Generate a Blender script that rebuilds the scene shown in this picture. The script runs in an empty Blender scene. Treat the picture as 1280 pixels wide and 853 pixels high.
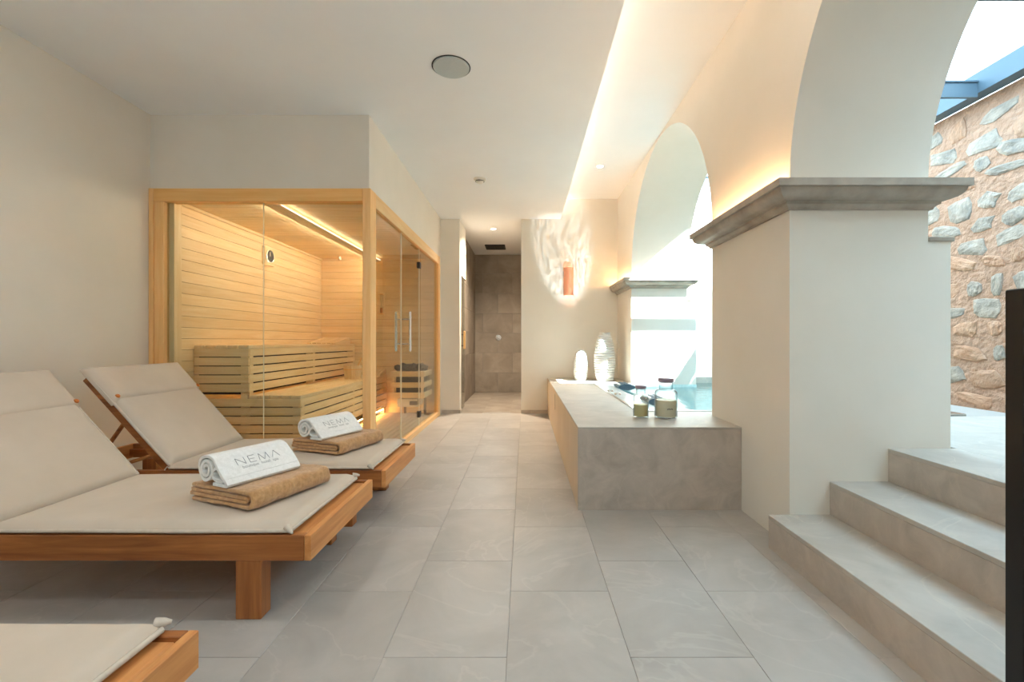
import bpy, bmesh, math, random
from mathutils import Vector, Matrix

scene = bpy.context.scene
COL = scene.collection
R = math.radians

# ------------------------------------------------------------------ camera
cam_d = bpy.data.cameras.new('camera')
cam_d.sensor_width = 36.0
cam_d.lens = 16.0
cam_d.shift_x = -16.0 / 1280.0
cam_d.clip_start = 0.02
cam = bpy.data.objects.new('camera', cam_d)
COL.objects.link(cam)
cam.location = (0, 0, 1.05)
cam.rotation_euler = (R(90), 0, 0)
scene.camera = cam

# ------------------------------------------------------------------ world, sun, exposure
SKY = 4.3
SUN = 26.0
w = bpy.data.worlds.new('World')
scene.world = w
w.use_nodes = True
bg = w.node_tree.nodes['Background']
bg.inputs['Color'].default_value = (0.61, 0.81, 1.0, 1)
bg.inputs['Strength'].default_value = SKY

sun_d = bpy.data.lights.new('sun', 'SUN')
sun_d.energy = SUN
sun_d.angle = R(0.6)
sun_d.color = (1.0, 0.99, 0.97)
sun = bpy.data.objects.new('sun', sun_d)
COL.objects.link(sun)
sun.rotation_euler = Vector((1.0, -0.88, 1.524)).to_track_quat('Z', 'Y').to_euler()
sun.location = (8, -6, 10)

portal_d = bpy.data.lights.new('skylight_portal', 'AREA')
portal_d.shape = 'RECTANGLE'
portal_d.size = 1.7
portal_d.size_y = 6.2
portal_d.cycles.is_portal = True
portal = bpy.data.objects.new('skylight_portal', portal_d)
COL.objects.link(portal)
portal.location = (2.9, 3.6, 3.26)

scene.view_settings.view_transform = 'Standard'
scene.view_settings.look = 'None'
scene.view_settings.gamma = 1.0
scene.view_settings.use_curve_mapping = False
scene.view_settings.exposure = 1.75
cy = scene.cycles
cy.max_bounces = 14
cy.diffuse_bounces = 8
cy.transparent_max_bounces = 16
cy.sample_clamp_indirect = 6.0
cy.caustics_refractive = False
cy.caustics_reflective = False

# ------------------------------------------------------------------ helpers
def lin(c):
    def f(v):
        v /= 255.0
        return v / 12.92 if v <= 0.04045 else ((v + 0.055) / 1.055) ** 2.4
    return (f(c[0]), f(c[1]), f(c[2]), 1.0)


class MB:
    """collects shapes, builds ONE mesh object"""
    def __init__(self):
        self.v = []
        self.f = []

    def add(self, vs, fs):
        n = len(self.v)
        self.v += [tuple(p) for p in vs]
        self.f += [tuple(i + n for i in f) for f in fs]
        return self

    def box(self, x0, x1, y0, y1, z0, z1):
        vs = [(x, y, z) for z in (z0, z1) for y in (y0, y1) for x in (x0, x1)]
        return self.add(vs, [(0, 2, 3, 1), (4, 5, 7, 6), (0, 1, 5, 4), (2, 6, 7, 3), (0, 4, 6, 2), (1, 3, 7, 5)])

    def cbox(self, x0, x1, y0, y1, z0, z1, b=0.004):
        """box with chamfered edges"""
        bm = bmesh.new()
        m = MB().box(x0, x1, y0, y1, z0, z1)
        vs = [bm.verts.new(p) for p in m.v]
        for f in m.f:
            bm.faces.new([vs[i] for i in f])
        b = min(b, 0.45 * min(abs(x1 - x0), abs(y1 - y0), abs(z1 - z0)))
        bmesh.ops.bevel(bm, geom=list(bm.edges), offset=b, segments=1, affect='EDGES')
        bm.verts.index_update()
        self.add([v.co[:] for v in bm.verts], [[v.index for v in f.verts] for f in bm.faces])
        bm.free()
        return self

    def tube(self, pts, r, n=10, closed=False):
        pts = [Vector(p) for p in pts]
        rings = []
        m = len(pts)
        for i, p in enumerate(pts):
            if closed:
                t = pts[(i + 1) % m] - pts[i - 1]
            else:
                t = pts[min(i + 1, m - 1)] - pts[max(i - 1, 0)]
            q = t.to_track_quat('Z', 'Y')
            rr = r[i] if isinstance(r, (list, tuple)) else r
            rings.append([p + q @ Vector((rr * math.cos(2 * math.pi * k / n), rr * math.sin(2 * math.pi * k / n), 0)) for k in range(n)])
        vs = [v for ring in rings for v in ring]
        fs = []
        for i in range(m if closed else m - 1):
            j = (i + 1) % m
            for k in range(n):
                fs.append((i * n + k, i * n + (k + 1) % n, j * n + (k + 1) % n, j * n + k))
        if not closed:
            fs.append(tuple(reversed(range(n))))
            fs.append(tuple((m - 1) * n + k for k in range(n)))
        return self.add(vs, fs)

    def lathe(self, prof, c=(0, 0, 0), n=48, ax='Z', closed=False):
        vs, fs = [], []
        for (r, z) in prof:
            for k in range(n):
                a = 2 * math.pi * k / n
                x, y = r * math.cos(a), r * math.sin(a)
                p = {'Z': (x, y, z), 'X': (z, x, y), 'Y': (y, z, x)}[ax]
                vs.append((p[0] + c[0], p[1] + c[1], p[2] + c[2]))
        m = len(prof)
        for i in range(m if closed else m - 1):
            j = (i + 1) % m
            for k in range(n):
                fs.append((i * n + k, i * n + (k + 1) % n, j * n + (k + 1) % n, j * n + k))
        if not closed:
            if prof[0][0] > 1e-5:
                fs.append(tuple(reversed(range(n))))
            if prof[-1][0] > 1e-5:
                fs.append(tuple((m - 1) * n + k for k in range(n)))
        return self.add(vs, fs)

    def prism(self, poly, a0, a1, ax='Y'):
        """poly in the two other axes (X,Z for Y; Y,Z for X; X,Y for Z), extruded a0..a1"""
        n = len(poly)
        def P(p, a):
            return {'Y': (p[0], a, p[1]), 'X': (a, p[0], p[1]), 'Z': (p[0], p[1], a)}[ax]
        vs = [P(p, a0) for p in poly] + [P(p, a1) for p in poly]
        fs = [tuple(range(n)), tuple(reversed(range(n, 2 * n)))]
        for i in range(n):
            j = (i + 1) % n
            fs.append((i, i + n, j + n, j))
        return self.add(vs, fs)

    def mesh(self, name, off=(0, 0, 0), smooth=None):
        me = bpy.data.meshes.new(name)
        me.from_pydata([(p[0] - off[0], p[1] - off[1], p[2] - off[2]) for p in self.v], [], self.f)
        bm = bmesh.new()
        bm.from_mesh(me)
        bmesh.ops.remove_doubles(bm, verts=bm.verts, dist=1e-6)
        bmesh.ops.recalc_face_normals(bm, faces=bm.faces)
        bm.to_mesh(me)
        bm.free()
        if smooth is not None:
            me.shade_smooth()
            if smooth < 180:
                me.set_sharp_from_angle(angle=R(smooth))
        return me

    def build(self, name, mat, parent=None, smooth=None, off=None):
        """vertices are in the frame of the root thing (world minus its location)"""
        if off is None:
            off = WLOC.get(parent.name, (0, 0, 0)) if parent else (0, 0, 0)
        return link(name, self.mesh(name, off, smooth), mat, parent, (0, 0, 0), off)


WLOC = {}


def link(name, me, mat, parent=None, loc=(0, 0, 0), wl=None):
    o = bpy.data.objects.new(name, me)
    COL.objects.link(o)
    if mat and not me.materials:
        me.materials.append(mat)
    if parent:
        o.parent = parent
        WLOC[o.name] = wl if wl is not None else WLOC.get(parent.name, (0, 0, 0))
    o.location = loc
    return o


def tag(o, label, cat=None, group=None, kind=None):
    if label:
        o['label'] = label
    if cat:
        o['category'] = cat
    if group:
        o['group'] = group
    if kind:
        o['kind'] = kind
    return o


def thing(name, label, cat, loc=(0, 0, 0), rz=0.0, group=None, local=False):
    o = bpy.data.objects.new(name, None)
    COL.objects.link(o)
    o.empty_display_size = 0.1
    o.location = loc
    o.rotation_euler = (0, 0, rz)
    WLOC[o.name] = (0, 0, 0) if local else tuple(loc)
    return tag(o, label, cat, group)


def copy_tree(o, parent=None):
    c = o.copy()
    COL.objects.link(c)
    c.parent = parent
    WLOC[c.name] = WLOC.get(o.name, (0, 0, 0))
    for ch in list(o.children):
        copy_tree(ch, c)
    return c


def struct(name, mb, mat, label, cat, parent=None, smooth=None):
    o = mb.build(name, mat, parent, smooth)
    return tag(o, label, cat, kind='structure')


# ------------------------------------------------------------------ materials
def nmat(name):
    m = bpy.data.materials.new(name)
    m.use_nodes = True
    nt = m.node_tree
    nt.nodes.clear()
    out = nt.nodes.new('ShaderNodeOutputMaterial')
    return m, nt, out


def N(nt, typ, **kw):
    n = nt.nodes.new(typ)
    for k, v in kw.items():
        if k.startswith('i_'):
            n.inputs[k[2:].replace('_', ' ')].default_value = v
        else:
            setattr(n, k, v)
    return n


def coords(nt, scale=(1, 1, 1), rnd=True):
    tc = N(nt, 'ShaderNodeTexCoord')
    mp = N(nt, 'ShaderNodeMapping')
    mp.inputs['Scale'].default_value = scale
    nt.links.new(tc.outputs['Object'], mp.inputs['Vector'])
    info = None
    if rnd:
        info = N(nt, 'ShaderNodeObjectInfo')
        mul = N(nt, 'ShaderNodeVectorMath', operation='SCALE')
        cmb = N(nt, 'ShaderNodeCombineXYZ')
        for k in 'XYZ':
            nt.links.new(info.outputs['Random'], cmb.inputs[k])
        nt.links.new(cmb.outputs[0], mul.inputs[0])
        mul.inputs['Scale'].default_value = 37.0
        nt.links.new(mul.outputs[0], mp.inputs['Location'])
    return mp, info


def mottled(name, ca, cb, scale=(1, 1, 1), nscale=3.0, detail=6, rough=0.8, bump=0.1, bscale=40.0, bdist=0.002,
            rvar=0.0, spec=0.5, veins=None, rnd=True, sheen=0.0, lo=0.3, hi=0.7, distort=0.0):
    m, nt, out = nmat(name)
    mp, info = coords(nt, scale, rnd)
    nz = N(nt, 'ShaderNodeTexNoise')
    nz.inputs['Scale'].default_value = nscale
    nz.inputs['Detail'].default_value = detail
    nz.inputs['Roughness'].default_value = 0.6
    nz.inputs['Distortion'].default_value = distort
    nt.links.new(mp.outputs[0], nz.inputs['Vector'])
    rp = N(nt, 'ShaderNodeValToRGB')
    rp.color_ramp.elements[0].position = lo
    rp.color_ramp.elements[0].color = lin(ca)
    rp.color_ramp.elements[1].position = hi
    rp.color_ramp.elements[1].color = lin(cb)
    nt.links.new(nz.outputs['Fac'], rp.inputs['Fac'])
    colour = rp.outputs['Color']
    if veins:
        vz = N(nt, 'ShaderNodeTexNoise')
        vz.inputs['Scale'].default_value = veins[1]
        vz.inputs['Detail'].default_value = 5
        vz.inputs['Distortion'].default_value = 1.2
        nt.links.new(mp.outputs[0], vz.inputs['Vector'])
        vr = N(nt, 'ShaderNodeValToRGB')
        vr.color_ramp.elements[0].position = 0.485
        vr.color_ramp.elements[0].color = (0, 0, 0, 1)
        vr.color_ramp.elements[1].position = 0.5
        vr.color_ramp.elements[1].color = (1, 1, 1, 1)
        e = vr.color_ramp.elements.new(0.515)
        e.color = (0, 0, 0, 1)
        nt.links.new(vz.outputs['Fac'], vr.inputs['Fac'])
        vf = N(nt, 'ShaderNodeMath', operation='MULTIPLY')
        vf.inputs[1].default_value = veins[2]
        nt.links.new(vr.outputs['Color'], vf.inputs[0])
        mx = N(nt, 'ShaderNodeMix', data_type='RGBA')
        nt.links.new(vf.outputs[0], mx.inputs['Factor'])
        nt.links.new(colour, mx.inputs[6])
        mx.inputs[7].default_value = lin(veins[0])
        colour = mx.outputs[2]
    if rvar and info:
        hs = N(nt, 'ShaderNodeHueSaturation')
        mr = N(nt, 'ShaderNodeMapRange')
        mr.inputs['To Min'].default_value = 1 - rvar
        mr.inputs['To Max'].default_value = 1 + rvar
        nt.links.new(info.outputs['Random'], mr.inputs['Value'])
        nt.links.new(mr.outputs[0], hs.inputs['Value'])
        nt.links.new(colour, hs.inputs['Color'])
        colour = hs.outputs['Color']
    bs = N(nt, 'ShaderNodeBsdfPrincipled')
    bs.inputs['Roughness'].default_value = rough
    bs.inputs['Specular IOR Level'].default_value = spec
    if sheen:
        bs.inputs['Sheen Weight'].default_value = sheen
    nt.links.new(colour, bs.inputs['Base Color'])
    if bump:
        bz = N(nt, 'ShaderNodeTexNoise')
        bz.inputs['Scale'].default_value = bscale
        bz.inputs['Detail'].default_value = 4
        nt.links.new(mp.outputs[0], bz.inputs['Vector'])
        bp = N(nt, 'ShaderNodeBump')
        bp.inputs['Strength'].default_value = bump
        bp.inputs['Distance'].default_value = bdist
        nt.links.new(bz.outputs['Fac'], bp.inputs['Height'])
        nt.links.new(bp.outputs[0], bs.inputs['Normal'])
    nt.links.new(bs.outputs[0], out.inputs['Surface'])
    return m


def wood(name, ca, cb, axis='X', rough=0.5, rvar=0.08, s=1.0, spec=0.4):
    k = {'X': (0.9, 14, 14), 'Y': (14, 0.9, 14), 'Z': (14, 14, 0.9)}[axis]
    return mottled(name, ca, cb, tuple(v * s for v in k), 2.2, 5, rough, 0.08, 6.0, 0.001, rvar, spec, distort=0.6)


def principled(name, col, rough=0.5, metal=0.0, spec=0.5, emit=None, es=0.0):
    m, nt, out = nmat(name)
    bs = N(nt, 'ShaderNodeBsdfPrincipled')
    bs.inputs['Base Color'].default_value = lin(col)
    bs.inputs['Roughness'].default_value = rough
    bs.inputs['Metallic'].default_value = metal
    bs.inputs['Specular IOR Level'].default_value = spec
    if emit:
        bs.inputs['Emission Color'].default_value = lin(emit)
        bs.inputs['Emission Strength'].default_value = es
    nt.links.new(bs.outputs[0], out.inputs['Surface'])
    return m


def emission(name, col, s):
    m, nt, out = nmat(name)
    e = N(nt, 'ShaderNodeEmission')
    e.inputs['Color'].default_value = col
    e.inputs['Strength'].default_value = s
    nt.links.new(e.outputs[0], out.inputs['Surface'])
    return m


def glass(name, tint=(250, 252, 250), ior=1.45, rough=0.0, bump=None):
    m, nt, out = nmat(name)
    tr = N(nt, 'ShaderNodeBsdfTransparent')
    tr.inputs['Color'].default_value = lin(tint)
    gl = N(nt, 'ShaderNodeBsdfGlossy')
    gl.inputs['Roughness'].default_value = rough
    fr = N(nt, 'ShaderNodeFresnel')
    # thin pane: the same outside-to-glass reflectance on both faces
    geo = N(nt, 'ShaderNodeNewGeometry')
    mr = N(nt, 'ShaderNodeMapRange')
    mr.inputs['To Min'].default_value = ior
    mr.inputs['To Max'].default_value = 1.0 / ior
    nt.links.new(geo.outputs['Backfacing'], mr.inputs['Value'])
    nt.links.new(mr.outputs[0], fr.inputs['IOR'])
    mx = N(nt, 'ShaderNodeMixShader')
    nt.links.new(fr.outputs[0], mx.inputs[0])
    nt.links.new(tr.outputs[0], mx.inputs[1])
    nt.links.new(gl.outputs[0], mx.inputs[2])
    if bump:
        mp, _ = coords(nt, (1, 1, 1), False)
        nz = N(nt, 'ShaderNodeTexNoise')
        nz.inputs['Scale'].default_value = bump[0]
        nz.inputs['Detail'].default_value = 3
        nt.links.new(mp.outputs[0], nz.inputs['Vector'])
        bp = N(nt, 'ShaderNodeBump')
        bp.inputs['Strength'].default_value = bump[1]
        bp.inputs['Distance'].default_value = 0.02
        nt.links.new(nz.outputs['Fac'], bp.inputs['Height'])
        nt.links.new(bp.outputs[0], gl.inputs['Normal'])
        nt.links.new(bp.outputs[0], fr.inputs['Normal'])
    nt.links.new(mx.outputs[0], out.inputs['Surface'])
    return m


M = {}
M['plaster'] = mottled('plaster_lime', (224, 218, 206), (230, 224, 213), (1, 1, 1), 1.6, 5, 0.9, 0.12, 30, 0.003, spec=0.2, rnd=False)
M['plaster_out'] = mottled('plaster_outdoor_white', (230, 228, 220), (238, 236, 229), (1, 1, 1), 2, 4, 0.9, 0.1, 30, 0.003, spec=0.2, rnd=False)
M['ceil'] = mottled('plaster_ceiling', (236, 238, 239), (240, 242, 243), (1, 1, 1), 1.5, 3, 0.6, 0.03, 20, 0.002, spec=0.35, rnd=False)
M['tile'] = mottled('limestone_floor', (158, 153, 146), (180, 175, 168), (1, 1, 1), 2.3, 8, 0.42, 0.05, 25, 0.001, 0.035, 0.5,
                    veins=((212, 206, 196), 1.7, 0.14), distort=0.5)
M['grout'] = principled('grout', (162, 157, 150), 0.9)
M['step'] = mottled('limestone_step', (166, 160, 150), (188, 182, 172), (1, 1, 1), 4, 8, 0.5, 0.06, 30, 0.001, 0.02, 0.45,
                    veins=((205, 196, 180), 2.6, 0.35), distort=0.6)
M['plinth'] = mottled('limestone_plinth', (168, 157, 146), (194, 183, 171), (1, 1, 1), 7, 9, 0.45, 0.06, 30, 0.001, 0.03, 0.45,
                      veins=((196, 184, 168), 3.0, 0.3), distort=0.8)
M['plinth_side'] = mottled('oak_toned_panel', (198, 182, 160), (208, 193, 172), (6, 1, 1), 2, 5, 0.5, 0.03, 10, 0.001, 0.02, 0.4)
M['cornice'] = mottled('carved_limestone', (150, 140, 128), (186, 176, 163), (1, 1, 1), 6, 8, 0.6, 0.12, 30, 0.002, 0.03, 0.3)
M['shower'] = mottled('slate_shower_tile', (128, 118, 106), (158, 147, 133), (1, 1, 1), 3.2, 8, 0.5, 0.1, 20, 0.002, 0.12, 0.45, distort=0.4)
M['mortar'] = mottled('lime_mortar', (158, 124, 102), (176, 142, 120), (1, 1, 1), 7, 8, 0.95, 1.0, 22, 0.03, spec=0.1, rnd=False)
M['rubble'] = mottled('rubble_stone', (128, 121, 112), (172, 158, 143), (0.03, 0.25, 0.15), 9, 8, 0.9, 1.0, 14, 0.03, 0.1, 0.1)
M['rubble_b'] = mottled('rubble_stone_ochre', (164, 124, 98), (180, 146, 122), (0.03, 0.25, 0.15), 9, 8, 0.9, 1.0, 14, 0.03, 0.08, 0.1)
M['steel'] = principled('blue_grey_steel', (84, 100, 110), 0.5, 0.0, 0.4)
M['teakX'] = wood('teak_x', (122, 70, 33), (176, 112, 60), 'X', 0.45)
M['teakY'] = wood('teak_y', (184, 118, 62), (214, 152, 92), 'Y', 0.45)
M['teakZ'] = wood('teak_z', (132, 78, 38), (176, 112, 60), 'Z', 0.45)
M['aspenX'] = wood('aspen_x', (234, 202, 150), (246, 221, 178), 'X', 0.55, 0.07)
M['aspenY'] = wood('aspen_y', (234, 204, 154), (247, 224, 184), 'Y', 0.55, 0.07)
M['aspenZ'] = wood('aspen_z', (234, 204, 154), (247, 224, 184), 'Z', 0.55, 0.05)
M['frameX'] = wood('alder_x', (238, 180, 104), (248, 198, 128), 'X', 0.5, 0.03)
M['frameY'] = wood('alder_y', (226, 182, 124), (240, 202, 148), 'Y', 0.5, 0.03)
M['frameZ'] = wood('alder_z', (236, 184, 116), (247, 202, 142), 'Z', 0.5, 0.03)
M['duck'] = wood('duckboard', (150, 128, 96), (176, 152, 116), 'Y', 0.6, 0.06)
M['gap'] = principled('painted_cavity_shade', (46, 32, 18), 0.9)  # dark colour puts in the shade of slots and gaps
M['canvas'] = mottled('canvas', (192, 178, 160), (202, 188, 171), (1, 1, 1), 3, 5, 0.9, 0.15, 260, 0.0008, 0.0, 0.2, sheen=0.1)
M['seam'] = mottled('canvas_piping', (190, 178, 162), (206, 194, 178), (1, 1, 1), 30, 3, 0.9, 0.2, 200, 0.0008, 0.0, 0.2)
M['leather'] = principled('orange_leather', (190, 112, 48), 0.5)
M['terry'] = mottled('white_terry', (226, 226, 222), (240, 240, 237), (1, 1, 1), 60, 4, 0.95, 0.7, 330, 0.003, 0.0, 0.1, sheen=0.3)
M['terry_b'] = mottled('brown_terry', (172, 128, 82), (206, 162, 112), (1, 1, 1), 60, 4, 0.95, 0.8, 300, 0.004, 0.0, 0.1, sheen=0.4)
M['ink'] = principled('grey_thread', (140, 142, 142), 0.8)
M['glass'] = glass('sauna_glass', (246, 248, 244), 1.42)
M['glass_roof'] = glass('roof_glass', (236, 244, 246), 1.25)
M['jar'] = glass('jar_glass', (250, 252, 252), 1.5)
_nt = M['jar'].node_tree
_lw = N(_nt, 'ShaderNodeLayerWeight')
_pw = N(_nt, 'ShaderNodeMath', operation='POWER')
_pw.inputs[1].default_value = 3.0
_nt.links.new(_lw.outputs['Facing'], _pw.inputs[0])
_mx = N(_nt, 'ShaderNodeMix', data_type='RGBA')
_mx.inputs[6].default_value = lin((250, 252, 252))
_mx.inputs[7].default_value = lin((120, 150, 165))
_nt.links.new(_pw.outputs[0], _mx.inputs['Factor'])
_nt.links.new(_mx.outputs[2], [n for n in _nt.nodes if n.type == 'BSDF_TRANSPARENT'][0].inputs['Color'])
M['edge'] = principled('glass_edge', (226, 226, 206), 0.3)
M['chrome'] = principled('brushed_steel', (214, 212, 208), 0.25, 1.0)
M['black'] = principled('black_metal', (7, 9, 13), 0.45)
M['dark'] = principled('dark_grey', (52, 52, 52), 0.6)
M['rock'] = mottled('sauna_rock', (40, 40, 40), (78, 76, 72), (1, 1, 1), 14, 6, 0.85, 0.6, 40, 0.01, 0.2, 0.3)
M['white'] = principled('white_plastic', (232, 228, 218), 0.45)
M['grille'] = mottled('speaker_grille', (178, 186, 186), (190, 197, 197), (1, 1, 1), 300, 2, 0.7, 0.3, 500, 0.001)
M['ceramic'] = mottled('chalk_white_ceramic', (206, 204, 198), (216, 214, 209), (1, 1, 1), 8, 4, 0.6, 0.08, 60, 0.001)
M['wax'] = mottled('cream_wax', (240, 228, 196), (244, 234, 205), (1, 1, 1), 10, 3, 0.5, 0)
M['wax_y'] = mottled('olive_wax', (222, 206, 146), (228, 214, 156), (1, 1, 1), 10, 3, 0.5, 0)
M['lid'] = principled('mauve_grey_lid', (150, 136, 150), 0.4)
M['copper'] = principled('terracotta_lamp', (216, 146, 114), 0.5, 0.0, 0.4, (255, 160, 110), 0.05)
M['tub'] = mottled('tub_shell', (164, 170, 170), (182, 188, 188), (1, 1, 1), 5, 4, 0.3, 0)
M['mosaic'] = mottled('pool_mosaic', (190, 214, 212), (214, 230, 228), (1, 1, 1), 26, 2, 0.4, 0)
M['pillow'] = principled('slate_blue_foam', (74, 96, 112), 0.5)
M['water'] = glass('water', (205, 228, 230), 1.33, 0.0, (9.0, 0.35))
M['led_warm'] = emission('led_warm', (1.0, 0.58, 0.27, 1), 24.0)
M['led_cove'] = emission('led_cove', (1.0, 0.76, 0.57, 1), 4.6)
M['led_sauna'] = emission('led_sauna', (1.0, 0.50, 0.14, 1), 38.0)
M['led_amber'] = emission('led_amber_trough', (1.0, 0.94, 0.82, 1), 36.0)
M['led_dim'] = emission('led_amber_trough_dim', (1.0, 0.92, 0.80, 1), 3.0)
M['spot_on'] = emission('downlight_on', (1.0, 0.82, 0.6, 1), 30.0)

# ------------------------------------------------------------------ key dimensions
XL, XW, XO = -2.93, 1.3455, 2.05      # left wall, arcade inner face, arcade outer face
ZC, ZU = 2.82, 3.11                   # main ceiling, raised ceiling beside the arches
YF = 6.6                              # far wall
YB = -3.75                            # wall behind
ZS, RA = 1.84, 1.24                   # arch springing, radius
P1a, P1b = 2.313, 3.27                # pillar with steps
P2a = 5.75                            # far pier
P0a, P0b = -1.127, -0.167             # pillar behind the camera
ZP = 0.515                            # plinth top
ZG = 0.504                            # upper floor

# ------------------------------------------------------------------ room shell
struct('wall_left', MB().box(XL - 0.2, XL, YB - 0.2, 9.6, -0.1, 3.3), M['plaster'], 'beige lime plaster wall behind the lounger heads', 'wall')
struct('wall_back', MB().box(XL, XO, YB - 0.2, YB, -0.1, 3.3), M['plaster'], 'beige plaster wall opposite the shower passage', 'wall')
# far wall right of the shower passage
struct('wall_far', MB().box(-0.052, XO, YF, YF + 0.25, 0, 3.3), M['plaster'], 'pale plaster end wall carrying the orange wall light', 'wall')
struct('wall_pier', MB().box(-1.45, -0.945, YF, YF + 0.16, 0, ZC).box(-1.45, -0.945, YF + 0.16, 7.27, 2.03, ZC).box(-1.3, -1.0, 7.27, 7.29, 2.03, ZC),
       M['plaster'], 'narrow plaster pier between sauna and shower passage', 'wall')
struct('wall_sauna', MB().box(XL, -1.217, 3.56, 6.5, 2.242, ZC).box(XL, -1.217, 6.46, YF + 0.05, 0, ZC), M['plaster'], 'plaster bulkhead above the sauna cabin', 'wall')

# arcade: pillars and two and a half arches in one wall
def arcade():
    mb = MB()
    def arch(y0, y1):
        c, r, n = (y0 + y1) / 2, (y1 - y0) / 2, 56
        pts = [(c - r * math.cos(math.pi * i / n), ZS + r * math.sin(math.pi * i / n)) for i in range(n + 1)]
        for i in range(n):
            (ya, za), (yb, zb) = pts[i], pts[i + 1]
            for x in (XW, XO):
                mb.add([(x, ya, za), (x, yb, zb), (x, yb, ZU), (x, ya, ZU)], [(0, 1, 2, 3)])
            mb.add([(XW, ya, za), (XW, yb, zb), (XO, yb, zb), (XO, ya, za)], [(0, 1, 2, 3)])
        mb.add([(XW, y0, ZU), (XW, y1, ZU), (XO, y1, ZU), (XO, y0, ZU)], [(0, 1, 2, 3)])
    def pil(y0, y1):
        # split at the springing so the arch curve shares its corner vertices
        for z0, z1 in ((-0.1, ZS), (ZS, ZU)):
            for x in (XW, XO):
                mb.add([(x, y0, z0), (x, y1, z0), (x, y1, z1), (x, y0, z1)], [(0, 1, 2, 3)])
        for y in (y0, y1):
            mb.add([(XW, y, -0.1), (XO, y, -0.1), (XO, y, ZS), (XW, y, ZS)], [(0, 1, 2, 3)])
        mb.add([(XW, y0, ZU), (XW, y1, ZU), (XO, y1, ZU), (XO, y0, ZU)], [(0, 1, 2, 3)])
    pil(P2a, YF)
    arch(P1b, P2a)
    pil(P1a, P1b)
    arch(P0b, P1a)
    pil(P0a, P0b)
    arch(P0a - 2 * RA, P0a)
    pil(P0a - 2 * RA - 0.6, P0a - 2 * RA)
    return mb
wr = struct('wall_right', arcade(), M['plaster'], 'plastered arcade wall with tall round arches on square pillars', 'wall', smooth=30)

# ceilings
struct('ceiling', MB().box(XL - 0.1, 0.52, YB - 0.1, 9.6, ZC, 2.94), M['ceil'], 'smooth pale main ceiling ending in a lit cove edge', 'ceiling')
struct('ceiling_raised', MB().box(0.1, XO + 0.02, YB - 0.1, YF + 0.1, ZU, 3.3).box(0.1, 0.16, YB - 0.1, YF + 0.1, 2.94, ZU), M['ceil'],
       'raised strip of ceiling along the arches', 'ceiling')
led = struct('trim_1', MB().box(0.28, 0.32, YB, YF - 0.02, 2.945, 2.96), M['led_cove'], 'warm LED strip hidden in the ceiling cove', 'light strip')

# floors
fl = struct('floor', MB().box(XL, XW + 0.02, YB, YF, -0.08, -0.0025).box(-2.0, 0.5, YF, 9.6, -0.08, -0.0025), M['grout'],
            'grey limestone tiled floor', 'floor')
random.seed(3)
tile_mesh = {}
def stone_tile(parent, x0, x1, y0, y1, ztop, mat, th=0.0125, gap=0.0007):
    key = (round(x1 - x0, 3), round(y1 - y0, 3), mat.name, th)
    if key not in tile_mesh:
        tile_mesh[key] = MB().cbox(gap, x1 - x0 - gap, gap, y1 - y0 - gap, -th, 0, 0.0012).mesh('stone_tile')
    return link('stone_tile', tile_mesh[key], mat, parent, (x0, y0, ztop))
xs = [-2.93] + [round(-0.06 + 0.41 * k, 3) for k in range(-6, 4)] + [XW]
for i in range(len(xs) - 1):
    x0, x1 = xs[i], xs[i + 1]
    off = 2.57 if i % 2 else 2.83
    y = off - 0.66 * 10
    while y < YF:
        y0, y1 = max(y, YB), min(y + 0.66, YF)
        if y1 - y0 > 0.02 and not (x1 < -1.25 and y0 > 3.5):
            stone_tile(fl, x0, x1, round(y0, 3), round(y1, 3), 0.0, M['tile'])
        y += 0.66
for i, (x0, x1) in enumerate(((-1.02, -0.62), (-0.62, -0.21), (-0.21, 0.2))):
    for j in range(5):
        y0 = max(YF, 6.4 + 0.6 * j + 0.3 * (i % 2))
        y1 = min(9.33, 6.4 + 0.6 * (j + 1) + 0.3 * (i % 2))
        if y1 - y0 > 0.02:
            stone_tile(fl, x0, x1, round(y0, 3), round(y1, 3), 0.0, M['shower'])

# baseboards
struct('baseboard_far', MB().box(-0.056, 0.33, YF - 0.012, YF, 0, 0.05), M['plinth'], 'thin grey stone skirting under the end wall', 'baseboard')
struct('baseboard_pier', MB().box(-1.2, -0.94, YF - 0.012, YF, 0, 0.05).box(-0.945, -0.933, YF - 0.012, YF + 0.16, 0, 0.05), M['plinth'], 'thin grey stone skirting under the narrow pier', 'baseboard')

# shower passage
def tiled(name, label, corner, ucol, length, height, flip):
    """wall slab with stone tiles standing proud; u axis along X or Y"""
    x, y = corner
    if ucol == 'X':
        base = MB().box(x, x + length, y, y + 0.15, 0, height)
    else:
        base = MB().box(x - 0.15, x, y, y + length, 0, height)
    o = struct(name, base, M['grout'], label, 'wall')
    cache = {}
    tw, thh, g = 0.61, 0.405, 0.002
    for r in range(int(height / thh) + 1):
        z0, z1 = r * thh, min((r + 1) * thh, height)
        u = -(0.13 + 0.31 * (r % 2))
        while u < length:
            u0, u1 = max(0, u), min(length, u + tw)
            if u1 - u0 > 0.03 and z1 - z0 > 0.02:
                key = (round(u1 - u0, 3), round(z1 - z0, 3))
                if key not in cache:
                    if ucol == 'X':
                        cache[key] = MB().cbox(g, key[0] - g, -0.012, 0, g, key[1] - g, 0.002).mesh('wall_tile')
                    else:
                        cache[key] = MB().cbox(0, 0.012, g, key[0] - g, g, key[1] - g, 0.002).mesh('wall_tile')
                link('wall_tile', cache[key], M['shower'], o, (x + u0, y, z0) if ucol == 'X' else (x, y + u0, z0))
            u += tw
    return o
tiled('wall_shower', 'dark slate tiled back wall of the shower passage', (-1.03, 9.33), 'X', 1.6, ZC, 0)
tiled('wall_shower_side', 'dark slate tiled side wall of the shower passage', (-1.03, 7.29), 'Y', 2.04, ZC, 0)
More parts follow.
